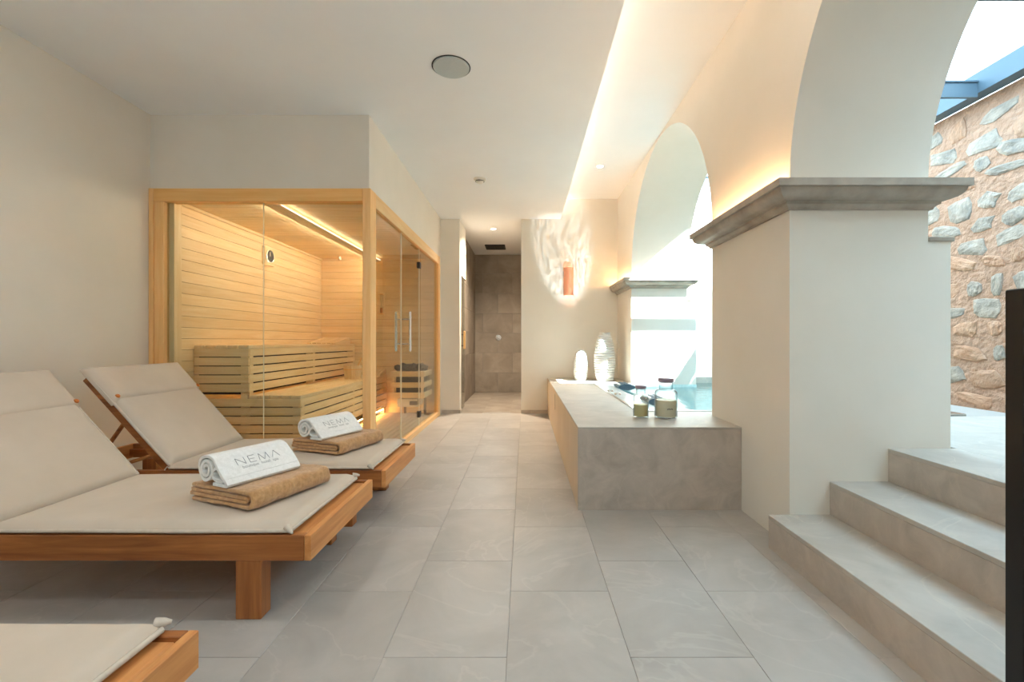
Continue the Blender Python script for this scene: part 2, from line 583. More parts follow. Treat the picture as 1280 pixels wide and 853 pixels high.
struct('wall_shower_end', MB().box(0.45, 0.6, YF + 0.25, 9.5, 0, ZC), M['shower'], 'slate wall closing the shower passage', 'wall')
struct('wall_steam', MB().box(-1.75, -1.6, YF + 0.16, 7.3, 0, 2.1).box(-1.6, -1.18, 7.2, 7.29, 0, 2.1).box(-1.6, -0.98, 6.76, 7.27, 2.03, 2.1), M['shower'],
       'slate wall seen through the glass door of the shower passage', 'wall')
# glass door in the passage
d = thing('door_1', 'frameless glass door with wooden handle in the shower passage', 'door', (-0.96, 7.0, 0))
d['kind'] = 'structure'
MB().box(-0.968, -0.96, 6.78, 7.25, 0.01, 2.02).build('glass_leaf', M['glass'], d)
MB().box(-0.972, -0.944, 6.76, 7.27, 2.0, 2.03).build('head_rail', M['chrome'], d)
h = MB().cbox(-0.925, -0.895, 6.83, 6.875, 0.93, 1.2, 0.006).build('handle', M['frameZ'], d)
MB().tube([(-0.962, 6.852, 0.98), (-0.92, 6.852, 0.98)], 0.008).tube([(-0.962, 6.852, 1.15), (-0.92, 6.852, 1.15)], 0.008).build('standoff', M['dark'], h)

s = thing('rain_shower', 'black square rain shower head flush in the ceiling', 'shower head', (-0.55, 8.53, ZC))
MB().cbox(-0.735, -0.365, 8.34, 8.73, ZC - 0.02, ZC - 0.0005, 0.003).build('head_plate', M['black'], s)
MB().tube([(-0.55, 8.53, ZC - 0.02), (-0.55, 8.53, ZC - 0.024)], 0.16, 24).build('spray_face', M['dark'], s)
s = thing('shower_valve', 'small round steel shower valve on the slate wall', 'shower valve', (-0.54, 9.32, 1.12))
MB().lathe([(0.0, -0.012), (0.06, -0.010), (0.066, 0.0), (0.0, 0.0)], (-0.54, 9.316, 1.12), 28, 'Y').build('plate', M['chrome'], s, 40)
MB().lathe([(0.0, -0.05), (0.026, -0.048), (0.028, -0.012), (0.0, -0.012)], (-0.54, 9.316, 1.12), 20, 'Y').build('knob', M['chrome'], s, 40)

# ------------------------------------------------------------------ cornices on the pillars
def cornice_ring(y0, y1, x0, x1, sides):
    """moulded course swept around a pillar: profile (projection, z)"""
    prof = [(0.0, 1.715), (0.014, 1.715), (0.016, 1.724), (0.024, 1.732), (0.034, 1.738), (0.036, 1.749), (0.046, 1.751)]
    prof += [(0.046 + 0.058 * math.sin(R(90 * k / 8)), 1.803 - 0.050 * math.cos(R(90 * k / 8))) for k in range(9)]
    prof += [(0.118, 1.804), (0.118, 1.84), (0.0, 1.84)]
    mb = MB()
    rings = []
    for (p, z) in prof:
        a = p if 'l' in sides else 0
        b = p if 'r' in sides else 0
        c = p if 'n' in sides else 0
        e = p if 'f' in sides else 0
        rings.append([(x0 - a, y0 - c, z), (x1 + b, y0 - c, z), (x1 + b, y1 + e, z), (x0 - a, y1 + e, z)])
    n = len(rings)
    vs = [v for r in rings for v in r]
    fs = []
    for i in range(n - 1):
        for k in range(4):
            fs.append((i * 4 + k, i * 4 + (k + 1) % 4, (i + 1) * 4 + (k + 1) % 4, (i + 1) * 4 + k))
    return mb.add(vs, fs)
for n, (ya, yb, sd, lb) in enumerate(((P1a, P1b, 'lrnf', 'moulded limestone cornice on the pillar beside the steps'),
                                      (P2a, YF, 'lrn', 'moulded limestone cornice on the pier by the vases'),
                                      (P0a, P0b, 'lrnf', 'moulded limestone cornice on the pillar at the foot of the steps'))):
    struct('trim_%d' % (n + 2), cornice_ring(ya, yb, XW, XO, sd), M['cornice'], lb, 'cornice', smooth=28)
    e = 0.055
    st = MB().box(XW - e, XW - e + 0.016, ya, yb if 'f' in sd else yb - 0.03, ZS + 0.001, ZS + 0.008)
    struct('trim_%d' % (n + 5), st, M['led_warm'], ('warm LED strip on top of the cornice beside the steps', 'warm LED strip on top of the cornice by the vases',
           'warm LED strip on top of the cornice at the foot of the steps')[n], 'light strip')
    st2 = MB().box(XW + 0.02, XO - 0.02, ya - e, ya - e + 0.012, ZS + 0.001, ZS + 0.006)
    # widened pillar base outside with thin cap stone
    bo = struct('wall_base_%d' % (n + 1), MB().box(XO - 0.01, 2.165, ya + 0.0005, yb, 0, 1.556), M['plaster'],
                ('low plaster base wall against the pillar by the steps', 'low plaster base wall against the far pier',
                 'low plaster base wall against the pillar at the foot of the steps')[n], 'wall')
    MB().cbox(XO + 0.001, 2.18, ya - 0.008, yb, 1.556, 1.58, 0.003).build('cap_stone', M['cornice'], bo)

# ------------------------------------------------------------------ steps and upper floor
st = thing('stone_steps', 'three broad grey limestone steps rising to the upper floor', 'steps', (1.6, 0.4, 0))
fronts = [1.238, 1.549, 1.846]
YS0 = -0.16
for k in range(3):
    z0, z1 = 0.168 * k, 0.168 * (k + 1)
    xb = fronts[k + 1] if k < 2 else XO + 0.12
    y1 = P1a - 0.0008
    MB().cbox(fronts[k], fronts[k] + 0.025, YS0, y1, z0, z1 - 0.0212, 0.001).build('riser', M['plinth'], st)
    MB().cbox(fronts[k] - 0.001, xb + 0.024, YS0, y1, z1 - 0.021, z1, 0.002).build('tread', M['step'], st)
MB().box(1.27, XO, YS0 + 0.01, P1a - 0.01, 0.0, 0.14).box(1.6, XO, YS0 + 0.01, P1a - 0.01, 0.14, 0.31).box(1.9, XO, YS0 + 0.01, P1a - 0.01, 0.31, 0.47).build('core', M['grout'], st)

fu = struct('floor_upper', MB().box(XO + 0.1, 3.74, YB - 1, 3.3, 0.3, ZG - 0.014).box(3.25, 3.74, 3.3, YF, 0.3, ZG - 0.014).box(XO + 0.1, 3.3, 6.38, YF, 0.3, ZG - 0.014)
            .box(XO, XO + 0.1, P0a - 2.5, P0a, 0.3, ZG - 0.014), M['grout'],
            'pale limestone upper floor under the glass roof', 'floor')
ux = [XO + 0.145, 2.62, 3.03, 3.44, 3.72]
for i in range(4):
    y = -0.9 + 0.3 * (i % 2)
    while y < 3.3:
        y0, y1 = y, min(y + 0.66, 3.3)
        if y1 - y0 > 0.05:
            stone_tile(fu, ux[i], ux[i + 1], round(y0, 3), round(y1, 3), ZG, M['step'])
        y += 0.66
# ------------------------------------------------------------------ rubble stone wall and outdoor walls
sw = struct('wall_stone', MB().box(3.74, 4.0, YB - 1, YF + 0.3, 0, 3.03), M['mortar'], 'rubble stone wall with pink lime mortar under the glass roof', 'wall')
random.seed(11)
def stone_mesh(k):
    rnd = random.Random(k)
    n = 9
    ph = [rnd.uniform(0.74, 1.12) for _ in range(n)]
    vs = []
    for ring, (s, dx) in enumerate(((1.0, 0.0), (0.93, 0.6), (0.62, 1.0))):
        for i in range(n):
            a = 2 * math.pi * i / n
            r = ph[i] * s * (1 + rnd.uniform(-0.04, 0.04))
            c, sn = math.cos(a), math.sin(a)
            y = math.copysign(abs(c) ** 0.75, c) * r * 0.5
            z = math.copysign(abs(sn) ** 0.75, sn) * r * 0.5
            vs.append((-dx * (1 + rnd.uniform(-0.25, 0.25)), y, z))
    vs.append((-1.0 - rnd.uniform(-0.1, 0.2), 0, 0))
    fs = []
    for g in range(2):
        for i in range(n):
            fs.append((g * n + i, g * n + (i + 1) % n, (g + 1) * n + (i + 1) % n, (g + 1) * n + i))
    for i in range(n):
        fs.append((2 * n + i, 2 * n + (i + 1) % n, 3 * n))
    return MB().add(vs, fs).mesh('rubble_stone')
variants = []
for mname in ('rubble', 'rubble', 'rubble_b'):
    for k in range(6):
        me = stone_mesh(len(variants) + 5)
        me.materials.append(M[mname])
        variants.append(me)
z = ZG + 0.07
cnt = 0
row = 0
while z < 2.98:
    hrow = random.uniform(0.11, 0.19)
    y = 1.1 + random.uniform(0, 0.2)
    while y < 6.5 and cnt < 298:
        wd = random.uniform(0.18, 0.38) if random.random() < 0.7 else random.uniform(0.09, 0.18)
        hh = hrow * random.uniform(0.7, 1.15)
        me = random.choice(variants)
        o = link('rubble_stone', me, None, sw, (3.742, y + wd / 2, z + random.uniform(-0.02, 0.02)))
        o.scale = (random.uniform(0.008, 0.018), wd, hh)
        o.rotation_euler = (random.uniform(-0.25, 0.25), 0, 0)
        cnt += 1
        y += wd + random.uniform(0.015, 0.06)
    z += hrow + 0.02
    row += 1

struct('wall_outdoor', MB().box(XO, 3.74, YF, YF + 0.2, 0.3, 3.03), M['plaster_out'], 'white sunlit wall behind the hot tub', 'wall')
struct('wall_outdoor_end', MB().box(XO, 3.74, YB - 1.2, YB - 1, 0.3, 3.03), M['plaster_out'], 'white wall closing the glass roofed terrace', 'wall')
struct('wall_sun_blocker', MB().box(4.02, 9.0, -9.0, 1.15, 0, 8.5), M['plaster_out'], 'tall white unseen block added above the stone wall to stop the sun', 'wall')  # unseen mass added to keep direct sun off the near pillar

# unseen roof slab added to cut sky light on the camera-facing walls
YR = 0.52
struct('roof', MB().box(XO, 4.0, YB - 1.2, YR, 3.21, 3.35), M['plaster_out'], 'added unseen white slab blocking sky light beyond the glass roof', 'roof')
# glass roof
gr = thing('glass_roof', 'blue grey steel and glass roof over the upper floor', 'roof', (2.9, 1.4, 3.03))
MB().box(3.62, 3.738, YB - 1, YF, 3.032, 3.185).box(3.62, 3.80, YB - 1, YF, 3.185, 3.2).build('wall_beam', M['steel'], gr)
MB().box(XO + 0.022, XO + 0.10, YB - 1, YF, 3.112, 3.2).build('arcade_beam', M['steel'], gr)
for yy in (0.5, 1.55, 2.6, 3.65, 4.70, 5.75):
    MB().box(XO + 0.10, 3.62, yy - 0.012, yy + 0.012, 3.0, 3.13).box(XO + 0.10, 3.62, yy - 0.022, yy + 0.022, 3.118, 3.13).build('cross_beam', M['steel'], gr)
yp = [0.53, 1.55, 2.6, 3.65, 4.70, 5.75, YF]
for a, b in zip(yp[:-1], yp[1:]):
    MB().box(XO + 0.03, 3.72, a + 0.004, b - 0.004, 3.202, 3.214).build('glass_pane', M['glass_roof'], gr)

# ------------------------------------------------------------------ stone plinth with hot tub
TX0, TY0, TY1 = 0.85, 3.46, P2a
pl = thing('stone_plinth', 'long low grey stone plinth carrying jars and vases', 'plinth', (0.84, 4.7, 0))
PX0, PX1, PY0 = 0.33, XW - 0.001, 2.823
MB().cbox(PX0, PX1, PY0, PY0 + 0.025, 0, ZP - 0.013, 0.001).build('front_panel', M['plinth'], pl)
MB().cbox(PX0, PX1, PY0 - 0.001, TY0, ZP - 0.012, ZP, 0.0015).build('top_slab', M['step'], pl)
for a, b in ((TY0, 5.1), (5.1, TY1)):
    MB().cbox(PX0, TX0, a + 0.001, b - 0.001, ZP - 0.012, ZP, 0.0015).build('top_slab', M['step'], pl)
MB().cbox(PX0, PX1, TY1 + 0.001, YF - 0.001, ZP - 0.012, ZP, 0.0015).build('top_slab', M['step'], pl)
MB().cbox(PX1 + 0.003, 2.16, P1b + 0.002, TY0, ZP - 0.012, ZP, 0.0015).build('coping', M['step'], pl)
MB().box(PX1 + 0.003, 2.16, P1b + 0.002, TY0 - 0.02, 0, ZP - 0.013).build('coping_base', M['plinth'], pl)
for a, b in ((PY0 + 0.026, 3.41), (3.41, 4.17), (4.17, 4.94), (4.94, 5.7), (5.7, YF - 0.001)):
    p = MB().cbox(PX0, PX0 + 0.02, a + 0.0015, b - 0.0015, 0.004, ZP - 0.014, 0.001).build('door_panel', M['plinth_side'], pl)
    if abs(a - 4.94) < 0.01:
        MB().box(PX0 - 0.0008, PX0 + 0.01, 4.955, 4.985, 0.3, 0.47).build('finger_slot', M['gap'], p)
MB().box(PX0 + 0.022, TX0 - 0.02, PY0 + 0.03, YF - 0.01, 0.0, ZP - 0.014).build('core', M['grout'], pl)

tub = thing('hot_tub', 'built in hot tub with steel rim and clear water below the arch', 'hot tub', (2.0, 4.6, 0))
WXO, WY2 = 3.24, 6.37
ZWAT = 0.465
bs_ = MB()
# basin floor and walls (L shaped)
bs_.add([(TX0, TY0, -0.05), (2.17, TY0, -0.05), (2.17, TY1, -0.05), (TX0, TY1, -0.05)], [(0, 1, 2, 3)])
bs_.add([(2.17, TY0, -0.05), (WXO, TY0, -0.05), (WXO, WY2, -0.05), (2.17, WY2, -0.05)], [(0, 1, 2, 3)])
def wq(x0, y0, x1, y1):
    bs_.add([(x0, y0, -0.05), (x1, y1, -0.05), (x1, y1, 0.5), (x0, y0, 0.5)], [(0, 1, 2, 3)])
wq(TX0, TY0, WXO, TY0); wq(WXO, TY0, WXO, WY2); wq(WXO, WY2, 2.17, WY2); wq(2.17, WY2, 2.17, TY1); wq(2.17, TY1 - 0.003, TX0, TY1 - 0.003); wq(TX0, TY1, TX0, TY0)
bs_.build('basin', M['mosaic'], tub)
MB().prism([(TX0 + 0.022, 0.506), (1.10, 0.492), (1.14, 0.47), (1.16, 0.2), (TX0 + 0.022, 0.2)], TY0 + 0.022, TY1 - 0.004, 'Y').build('ledge', M['tub'], tub)
rm = MB()
rm.box(TX0, TX0 + 0.022, TY0, TY1 - 0.001, 0.45, ZP + 0.006)
rm.box(TX0 + 0.022, 2.16, TY0, TY0 + 0.022, 0.45, ZP + 0.006)
rm.box(2.2, WXO, TY0 - 0.12, TY0, 0.4, ZP)
rm.build('rim', M['chrome'], tub)
MB().box(2.172, WXO, WY2 - 0.02, WY2 + 0.03, 0.4, ZP + 0.03).build('far_kerb', M['step'], tub)
wat = MB()
def grid(x0, x1, y0, y1):
    nx, ny = 6, 10
    vs = [(x0 + (x1 - x0) * i / nx, y0 + (y1 - y0) * j / ny, ZWAT) for j in range(ny + 1) for i in range(nx + 1)]
    fs = [(j * (nx + 1) + i, j * (nx + 1) + i + 1, (j + 1) * (nx + 1) + i + 1, (j + 1) * (nx + 1) + i) for j in range(ny) for i in range(nx)]
    wat.add(vs, fs)
grid(1.142, 2.17, TY0 + 0.022, TY1 - 0.002)
grid(2.17, WXO - 0.002, TY0 + 0.002, WY2 - 0.022)
wat.build('water', M['water'], tub)
for yy in (4.17, 5.45):
    p = MB()
    pr = []
    for k in range(12):
        a = 2 * math.pi * k / 12
        pr.append((1.19 + 0.10 * math.cos(a), 0.51 + 0.035 * math.sin(a)))
    p.prism(pr, yy - 0.15, yy + 0.15, 'Y')
    po = p.build('head_pillow', M['pillow'], tub, 40)
    for k in range(3):
        MB().box(1.11 + 0.05 * k, 1.12 + 0.05 * k, yy - 0.14, yy + 0.14, 0.53, 0.549).build('rib', M['chrome'] if k == 0 else M['pillow'], po)
for yy, xx in ((4.95, 0.93), (4.66, 0.95)):
    MB().lathe([(0.0, 0.016), (0.03, 0.014), (0.036, 0.0), (0.036, -0.01)], (xx, yy, 0.503), 20).build('control_knob', M['chrome'], tub, 40)

# added spot lamp standing in for sun reflected off the water onto the wall
gl_d = bpy.data.lights.new('water_glint_standin', 'SPOT')
gl_d.energy = 90.0
gl_d.color = (0.82, 0.94, 1.0)
gl_d.spot_size = R(60)
gl_d.spot_blend = 0.15
gl_d.shadow_soft_size = 0.004
gl_d.use_nodes = True
nt = gl_d.node_tree
em = nt.nodes['Emission']
tc = N(nt, 'ShaderNodeTexCoord')
sp = N(nt, 'ShaderNodeSeparateXYZ')
nt.links.new(tc.outputs['Normal'], sp.inputs[0])
dx = N(nt, 'ShaderNodeMath', operation='DIVIDE')
dy = N(nt, 'ShaderNodeMath', operation='DIVIDE')
nt.links.new(sp.outputs['X'], dx.inputs[0]); nt.links.new(sp.outputs['Z'], dx.inputs[1])
nt.links.new(sp.outputs['Y'], dy.inputs[0]); nt.links.new(sp.outputs['Z'], dy.inputs[1])
cb2 = N(nt, 'ShaderNodeCombineXYZ')
nt.links.new(dx.outputs[0], cb2.inputs['X']); nt.links.new(dy.outputs[0], cb2.inputs['Y'])
nz = N(nt, 'ShaderNodeTexNoise')
nz.inputs['Scale'].default_value = 26.0
nz.inputs['Detail'].default_value = 3.0
nz.inputs['Distortion'].default_value = 1.5
mp = N(nt, 'ShaderNodeMapping')
mp.inputs['Scale'].default_value = (1.6, 0.8, 1)
mp.inputs['Rotation'].default_value = (0, 0, 0.6)
nt.links.new(cb2.outputs[0], mp.inputs['Vector'])
nt.links.new(mp.outputs[0], nz.inputs['Vector'])
rp = N(nt, 'ShaderNodeValToRGB')
rp.color_ramp.elements[0].position = 0.38
rp.color_ramp.elements[0].color = (0.1, 0.1, 0.1, 1)
rp.color_ramp.elements[1].position = 0.62
rp.color_ramp.elements[1].color = (1, 1, 1, 1)
nt.links.new(nz.outputs['Fac'], rp.inputs['Fac'])
# uneven patch outline
mp2 = N(nt, 'ShaderNodeMapping')
mp2.inputs['Scale'].default_value = (5.4, 3.6, 0)
nt.links.new(cb2.outputs[0], mp2.inputs['Vector'])
ln = N(nt, 'ShaderNodeVectorMath', operation='LENGTH')
nt.links.new(mp2.outputs[0], ln.inputs[0])
ad = N(nt, 'ShaderNodeMath', operation='MULTIPLY_ADD')
ad.inputs[1].default_value = 0.7
nt.links.new(nz.outputs['Fac'], ad.inputs[0])
nt.links.new(ln.outputs['Value'], ad.inputs[2])
mrr = N(nt, 'ShaderNodeMapRange')
mrr.inputs['From Min'].default_value = 1.15
mrr.inputs['From Max'].default_value = 1.35
mrr.inputs['To Min'].default_value = 1.0
mrr.inputs['To Max'].default_value = 0.0
nt.links.new(ad.outputs[0], mrr.inputs['Value'])
mu = N(nt, 'ShaderNodeMath', operation='MULTIPLY')
nt.links.new(rp.outputs['Color'], mu.inputs[0]); nt.links.new(mrr.outputs[0], mu.inputs[1])
nt.links.new(mu.outputs[0], em.inputs['Strength'])
gl = bpy.data.objects.new('water_glint_standin', gl_d)
COL.objects.link(gl)
gl.location = (1.22, 5.12, ZWAT + 0.06)
gl.rotation_euler = (Vector((0.58, 6.6, 2.3)) - Vector(gl.location)).to_track_quat('-Z', 'Y').to_euler()

# ------------------------------------------------------------------ jars and vases
def candle_jar(x, y, rad, hgt, wax_h, wm, label, mark):
    z0 = ZP + 0.0005
    t = thing('candle_jar', label, 'jar', (x, y, z0), group=None)
    nk = rad * 0.62
    hs = hgt * 0.70
    prof = [(0.0, 0.0), (rad * 0.93, 0.0), (rad, 0.008), (rad, hs * 0.86)]
    for k in range(1, 7):
        a = k / 6 * math.pi / 2
        prof.append((nk + (rad - nk) * math.cos(a), hs * 0.86 + hs * 0.16 * math.sin(a)))
    prof += [(nk, hgt * 0.90)]
    inner = [(r - 0.004 if r > 0.01 else 0.0, zz + (0.006 if i < 3 else 0)) for i, (r, zz) in enumerate(prof)]
    MB().lathe(prof + list(reversed(inner)), (x, y, z0), 40, closed=True).build('glass_body', M['jar'], t, 40)
    MB().lathe([(0.0, 0.008), (rad - 0.006, 0.008), (rad - 0.006, wax_h), (0.0, wax_h)], (x, y, z0), 36).build('wax_fill', M[wm], t, 40)
    MB().lathe([(0.0, hgt * 0.88), (nk - 0.006, hgt * 0.88), (nk - 0.006, hgt * 0.901), (nk + 0.005, hgt * 0.901), (nk + 0.006, hgt * 0.985), (nk, hgt), (0.0, hgt)],
               (x, y, z0), 32).build('lid', M['lid'], t, 40)
    if mark:
        # little printed mark on the glass
        mb = MB()
        for k in range(5):
            a = R(-100 + 6 * k)
            a2 = a + R(4)
            rr = rad + 0.0006
            zz = z0 + wax_h * 0.5 + 0.003 * (k % 2)
            mb.add([(x + rr * math.cos(a), y + rr * math.sin(a), zz), (x + rr * math.cos(a2), y + rr * math.sin(a2), zz),
                    (x + rr * math.cos(a2), y + rr * math.sin(a2), zz + 0.007), (x + rr * math.cos(a), y + rr * math.sin(a), zz + 0.007)], [(0, 1, 2, 3)])
        mb.build('printed_mark', M['dark'], t)
    return t
candle_jar(0.992, 3.20, 0.078, 0.275, 0.122, 'wax', 'large glass jar half filled with cream wax, mauve lid, on stone plinth', True)
candle_jar(0.818, 3.21, 0.054, 0.222, 0.088, 'wax_y', 'small glass jar with a little olive wax, mauve lid, on stone plinth', False)

def vase(x, y, rmax, hgt, rings, label, seed):
    t = thing('ribbed_vase', label, 'vase', (x, y, ZP + 0.0005))
    rnd = random.Random(seed)
    prof = [(0.0, 0.0)]
    n = rings * 6
    dep = [rnd.uniform(0.6, 1.2) for _ in range(rings + 1)]
    for i in range(n + 1):
        u = i / n
        body = 0.50 + 0.50 * math.sin(math.pi * min(1, (u * 0.80 + 0.16))) ** 0.8
        if u > 0.9:
            body *= 1 - (u - 0.9) * 0.9
        rr = rmax * body
        rib = abs(math.sin(math.pi * u * rings)) ** 0.6
        d_ = 0.035 * rmax / 0.14 * dep[int(u * rings)] * 0.45
        prof.append((rr - d_ + d_ * rib, u * hgt * 0.955))
    prof += [(rmax * 0.46, hgt * 0.965), (rmax * 0.47, hgt), (rmax * 0.38, hgt), (rmax * 0.36, hgt * 0.9), (0.0, hgt * 0.88)]
    MB().lathe(prof, (x, y, ZP + 0.0005), 48).build('body', M['ceramic'], t, 50)
    MB().lathe([(rmax * 0.40, hgt * 0.985), (rmax * 0.49, hgt * 0.985), (rmax * 0.49, hgt * 1.005), (rmax * 0.40, hgt * 1.005)], (x, y, ZP + 0.0005), 40, closed=True).build('mouth_rim', M['ceramic'], t, 50)
    return t
vase(0.76, 6.20, 0.100, 0.42, 22, 'small white ribbed ceramic vase on the stone plinth', 1)
vase(1.075, 6.12, 0.145, 0.645, 20, 'large white ribbed ceramic vase beside the pier', 2)

# wall light
s = thing('wall_light', 'orange half round wall light glowing on the end wall', 'lamp', (0.635, YF, 1.9))
mb = MB()
n = 14
outer = [(0.635 + 0.072 * math.cos(math.pi * k / n), YF - 0.002 - 0.085 * math.sin(math.pi * k / n)) for k in range(n + 1)]
inner = [(0.635 + 0.066 * math.cos(math.pi * k / n), YF - 0.002 - 0.079 * math.sin(math.pi * k / n)) for k in range(n + 1)]
mb.prism(outer + list(reversed(inner)), 1.71, 2.11, 'Z')
mb.build('shade', M['copper'], s, 40)
MB().box(0.585, 0.685, YF - 0.012, YF - 0.0005, 1.78, 2.04).build('back_plate', M['white'], s)
MB().lathe([(0.0, 1.86), (0.02, 1.87), (0.024, 1.9), (0.02, 1.94), (0.0, 1.95)], (0.635, YF - 0.045, 0), 16).build('bulb', M['spot_on'], s, 60)

# ceiling fittings
s = thing('ceiling_speaker', 'round pale grey loudspeaker grille recessed in the main ceiling', 'speaker', (-0.475, 2.936, ZC))
MB().lathe([(0.0, ZC - 0.012), (0.112, ZC - 0.012), (0.116, ZC - 0.008), (0.116, ZC - 0.001), (0.0, ZC - 0.001)], (-0.475, 2.936, 0), 48).build('grille', M['grille'], s, 40)
MB().lathe([(0.117, ZC - 0.003), (0.124, ZC - 0.003), (0.124, ZC - 0.0005), (0.117, ZC - 0.0005)], (-0.475, 2.936, 0), 48, closed=True).build('shadow_ring', M['dark'], s, 40)
s = thing('smoke_detector', 'small white smoke detector on the main ceiling', 'smoke detector', (-0.49, 4.96, ZC))
MB().lathe([(0.0, ZC - 0.02), (0.062, ZC - 0.018), (0.066, ZC - 0.0005), (0.0, ZC - 0.0005)], (-0.49, 4.96, 0), 32).build('base', M['white'], s, 40)
MB().lathe([(0.0, ZC - 0.052), (0.03, ZC - 0.05), (0.042, ZC - 0.036), (0.046, ZC - 0.02), (0.0, ZC - 0.02)], (-0.49, 4.96, 0), 32).build('sensor_head', M['white'], s, 40)
MB().lathe([(0.0465, ZC - 0.034), (0.0485, ZC - 0.034), (0.0485, ZC - 0.028), (0.0465, ZC - 0.028)], (-0.49, 4.96, 0), 32, closed=True).build('sensor_slot', M['dark'], s, 40)

def downlight(x, y, z, label, power, spot=R(100), col=(1.0, 0.84, 0.66)):
    t = thing('downlight', label, 'ceiling light', (x, y, z))
    MB().lathe([(0.036, z - 0.004), (0.048, z - 0.003), (0.05, z - 0.0005), (0.036, z - 0.0005)], (x, y, 0), 32, closed=True).build('ring', M['white'], t, 40)
    MB().lathe([(0.0, z - 0.003), (0.035, z - 0.003), (0.035, z - 0.001), (0.0, z - 0.001)], (x, y, 0), 24).build('lens', M['spot_on'], t)
    ld = bpy.data.lights.new('downlight_lamp', 'SPOT')
    ld.energy = power
    ld.color = col
    ld.spot_size = spot
    ld.spot_blend = 1.0
    ld.shadow_soft_size = 0.04
    lo = bpy.data.objects.new('downlight_lamp', ld)
    COL.objects.link(lo)
    lo.parent = t
    lo.location = (0, 0, -0.03)
downlight(-0.495, 7.18, ZC, 'small warm downlight in the shower passage ceiling', 140, R(150))
downlight(0.886, 5.36, ZU, 'small white downlight in the raised ceiling strip above the hot tub', 14)
for k, (x, y, lb) in enumerate(((-1.7, 1.75, 'added unseen fill lamp above the lounger flanked by two others'), (-1.7, 0.1, 'added unseen fill lamp above the lounger without towels'),
                                (-1.7, -1.7, 'added unseen fill lamp over the floor behind the loungers'), (-0.1, 1.75, 'added unseen fill lamp above the walkway beside the loungers'),
                                (-0.1, 0.1, 'added unseen fill lamp above the middle of the walkway'), (-0.1, -1.7, 'added unseen fill lamp near the back wall'))):
    downlight(x, y, ZC, lb, (9, 9, 9, 5, 5, 9)[k], R(160), (0.90, 0.96, 1.0))  # lamps added out of frame to brighten the room
for k, (x, y, lb) in enumerate(((0.886, 1.9, 'added unseen fill lamp in the raised ceiling strip by the steps'), (0.886, 0.0, 'added unseen fill lamp in the raised ceiling strip near the balustrade'))):
    downlight(x, y, ZU, lb, 1.5, R(150), (1.0, 0.98, 0.96))  # two more added out of view, filling the pillar side and steps

# ------------------------------------------------------------------ sauna
SX0, SX1, SY0, SY1 = XL + 0.002, -1.20, 3.54, 6.455
SZ = 2.24
sa = thing('sauna_cabin', 'built in pale timber sauna cabin with frameless glass front', 'sauna', (-2.06, 5.0, 0))
MB().cbox(SX0, SX0 + 0.035, SY0, SY0 + 0.08, 0, SZ, 0.002).build('stile', M['frameZ'], sa)
MB().cbox(SX0 + 0.036, SX0 + 0.11, SY0 + 0.01, SY0 + 0.09, 0, 2.138, 0.003).build('stile', M['frameZ'], sa)
MB().cbox(SX0 + 0.112, SX0 + 0.155, SY0 + 0.06, SY0 + 0.14, 0, 2.19, 0.002).build('stile', M['aspenZ'], sa)
MB().cbox(-1.262, SX1, SY0, SY0 + 0.135, 0, SZ, 0.003).build('corner_post', M['frameZ'], sa)
MB().cbox(SX0 + 0.036, -1.264, SY0 + 0.004, SY0 + 0.09, 2.139, SZ, 0.003).build('front_rail', M['frameX'], sa)
MB().cbox(SX0 + 0.111, -1.263, SY0 + 0.005, SY0 + 0.1, 0.0, 0.09, 0.003).build('front_sill', M['frameX'], sa)
MB().cbox(-1.262, SX1 - 0.003, SY0 + 0.136, SY1, 2.125, SZ, 0.003).build('side_rail', M['frameY'], sa)
MB().cbox(-1.262, SX1, SY0 + 0.136, SY1, 0, 0.06, 0.003).build('side_sill', M['frameY'], sa)
MB().cbox(-1.262, SX1, SY1 - 0.13, SY1, 0.061, 2.124, 0.003).build('end_post', M['frameZ'], sa)
# glass
ge = {}
for a, b in ((SX0 + 0.112, -2.058), (-2.054, -1.266)):
    p = MB().box(a, b, SY0 + 0.045, SY0 + 0.053, 0.09, 2.138).build('glass_pane', M['glass'], sa)
    MB().box(b - 0.003, b + 0.0005, SY0 + 0.0445, SY0 + 0.0535, 0.09, 2.138).build('pane_edge', M['edge'], p)
for a, b in ((SY0 + 0.136, 4.52), (5.295, SY1 - 0.131)):
    p = MB().box(-1.235, -1.227, a, b, 0.061, 2.124).build('glass_pane', M['glass'], sa)
    ee = b if a < 4 else a
    MB().box(-1.2355, -1.2265, ee - 0.003, ee + 0.003, 0.061, 2.124).build('pane_edge', M['edge'], p)
dr = MB().box(-1.235, -1.227, 4.53, 5.285, 0.068, 2.118).build('door_leaf', M['glass'], sa)
tag(dr, 'frameless glass sauna door')
MB().box(-1.2355, -1.2265, 4.527, 4.533, 0.068, 2.118).build('door_edge', M['edge'], dr)
hd = MB()
for x in (-1.16, -1.302):
    hd.tube([(x, 4.60, 0.945), (x, 4.60, 1.345)], 0.0135, 14)
for zz in (1.02, 1.27):
    hd.tube([(-1.302, 4.60, zz), (-1.16, 4.60, zz)], 0.008, 10)
hd.build('door_handle', M['chrome'], dr, 40)
for zz in (0.2, 1.93):
    MB().cbox(-1.25, -1.212, 5.255, 5.325, zz - 0.035, zz + 0.035, 0.003).build('hinge', M['dark'], dr)

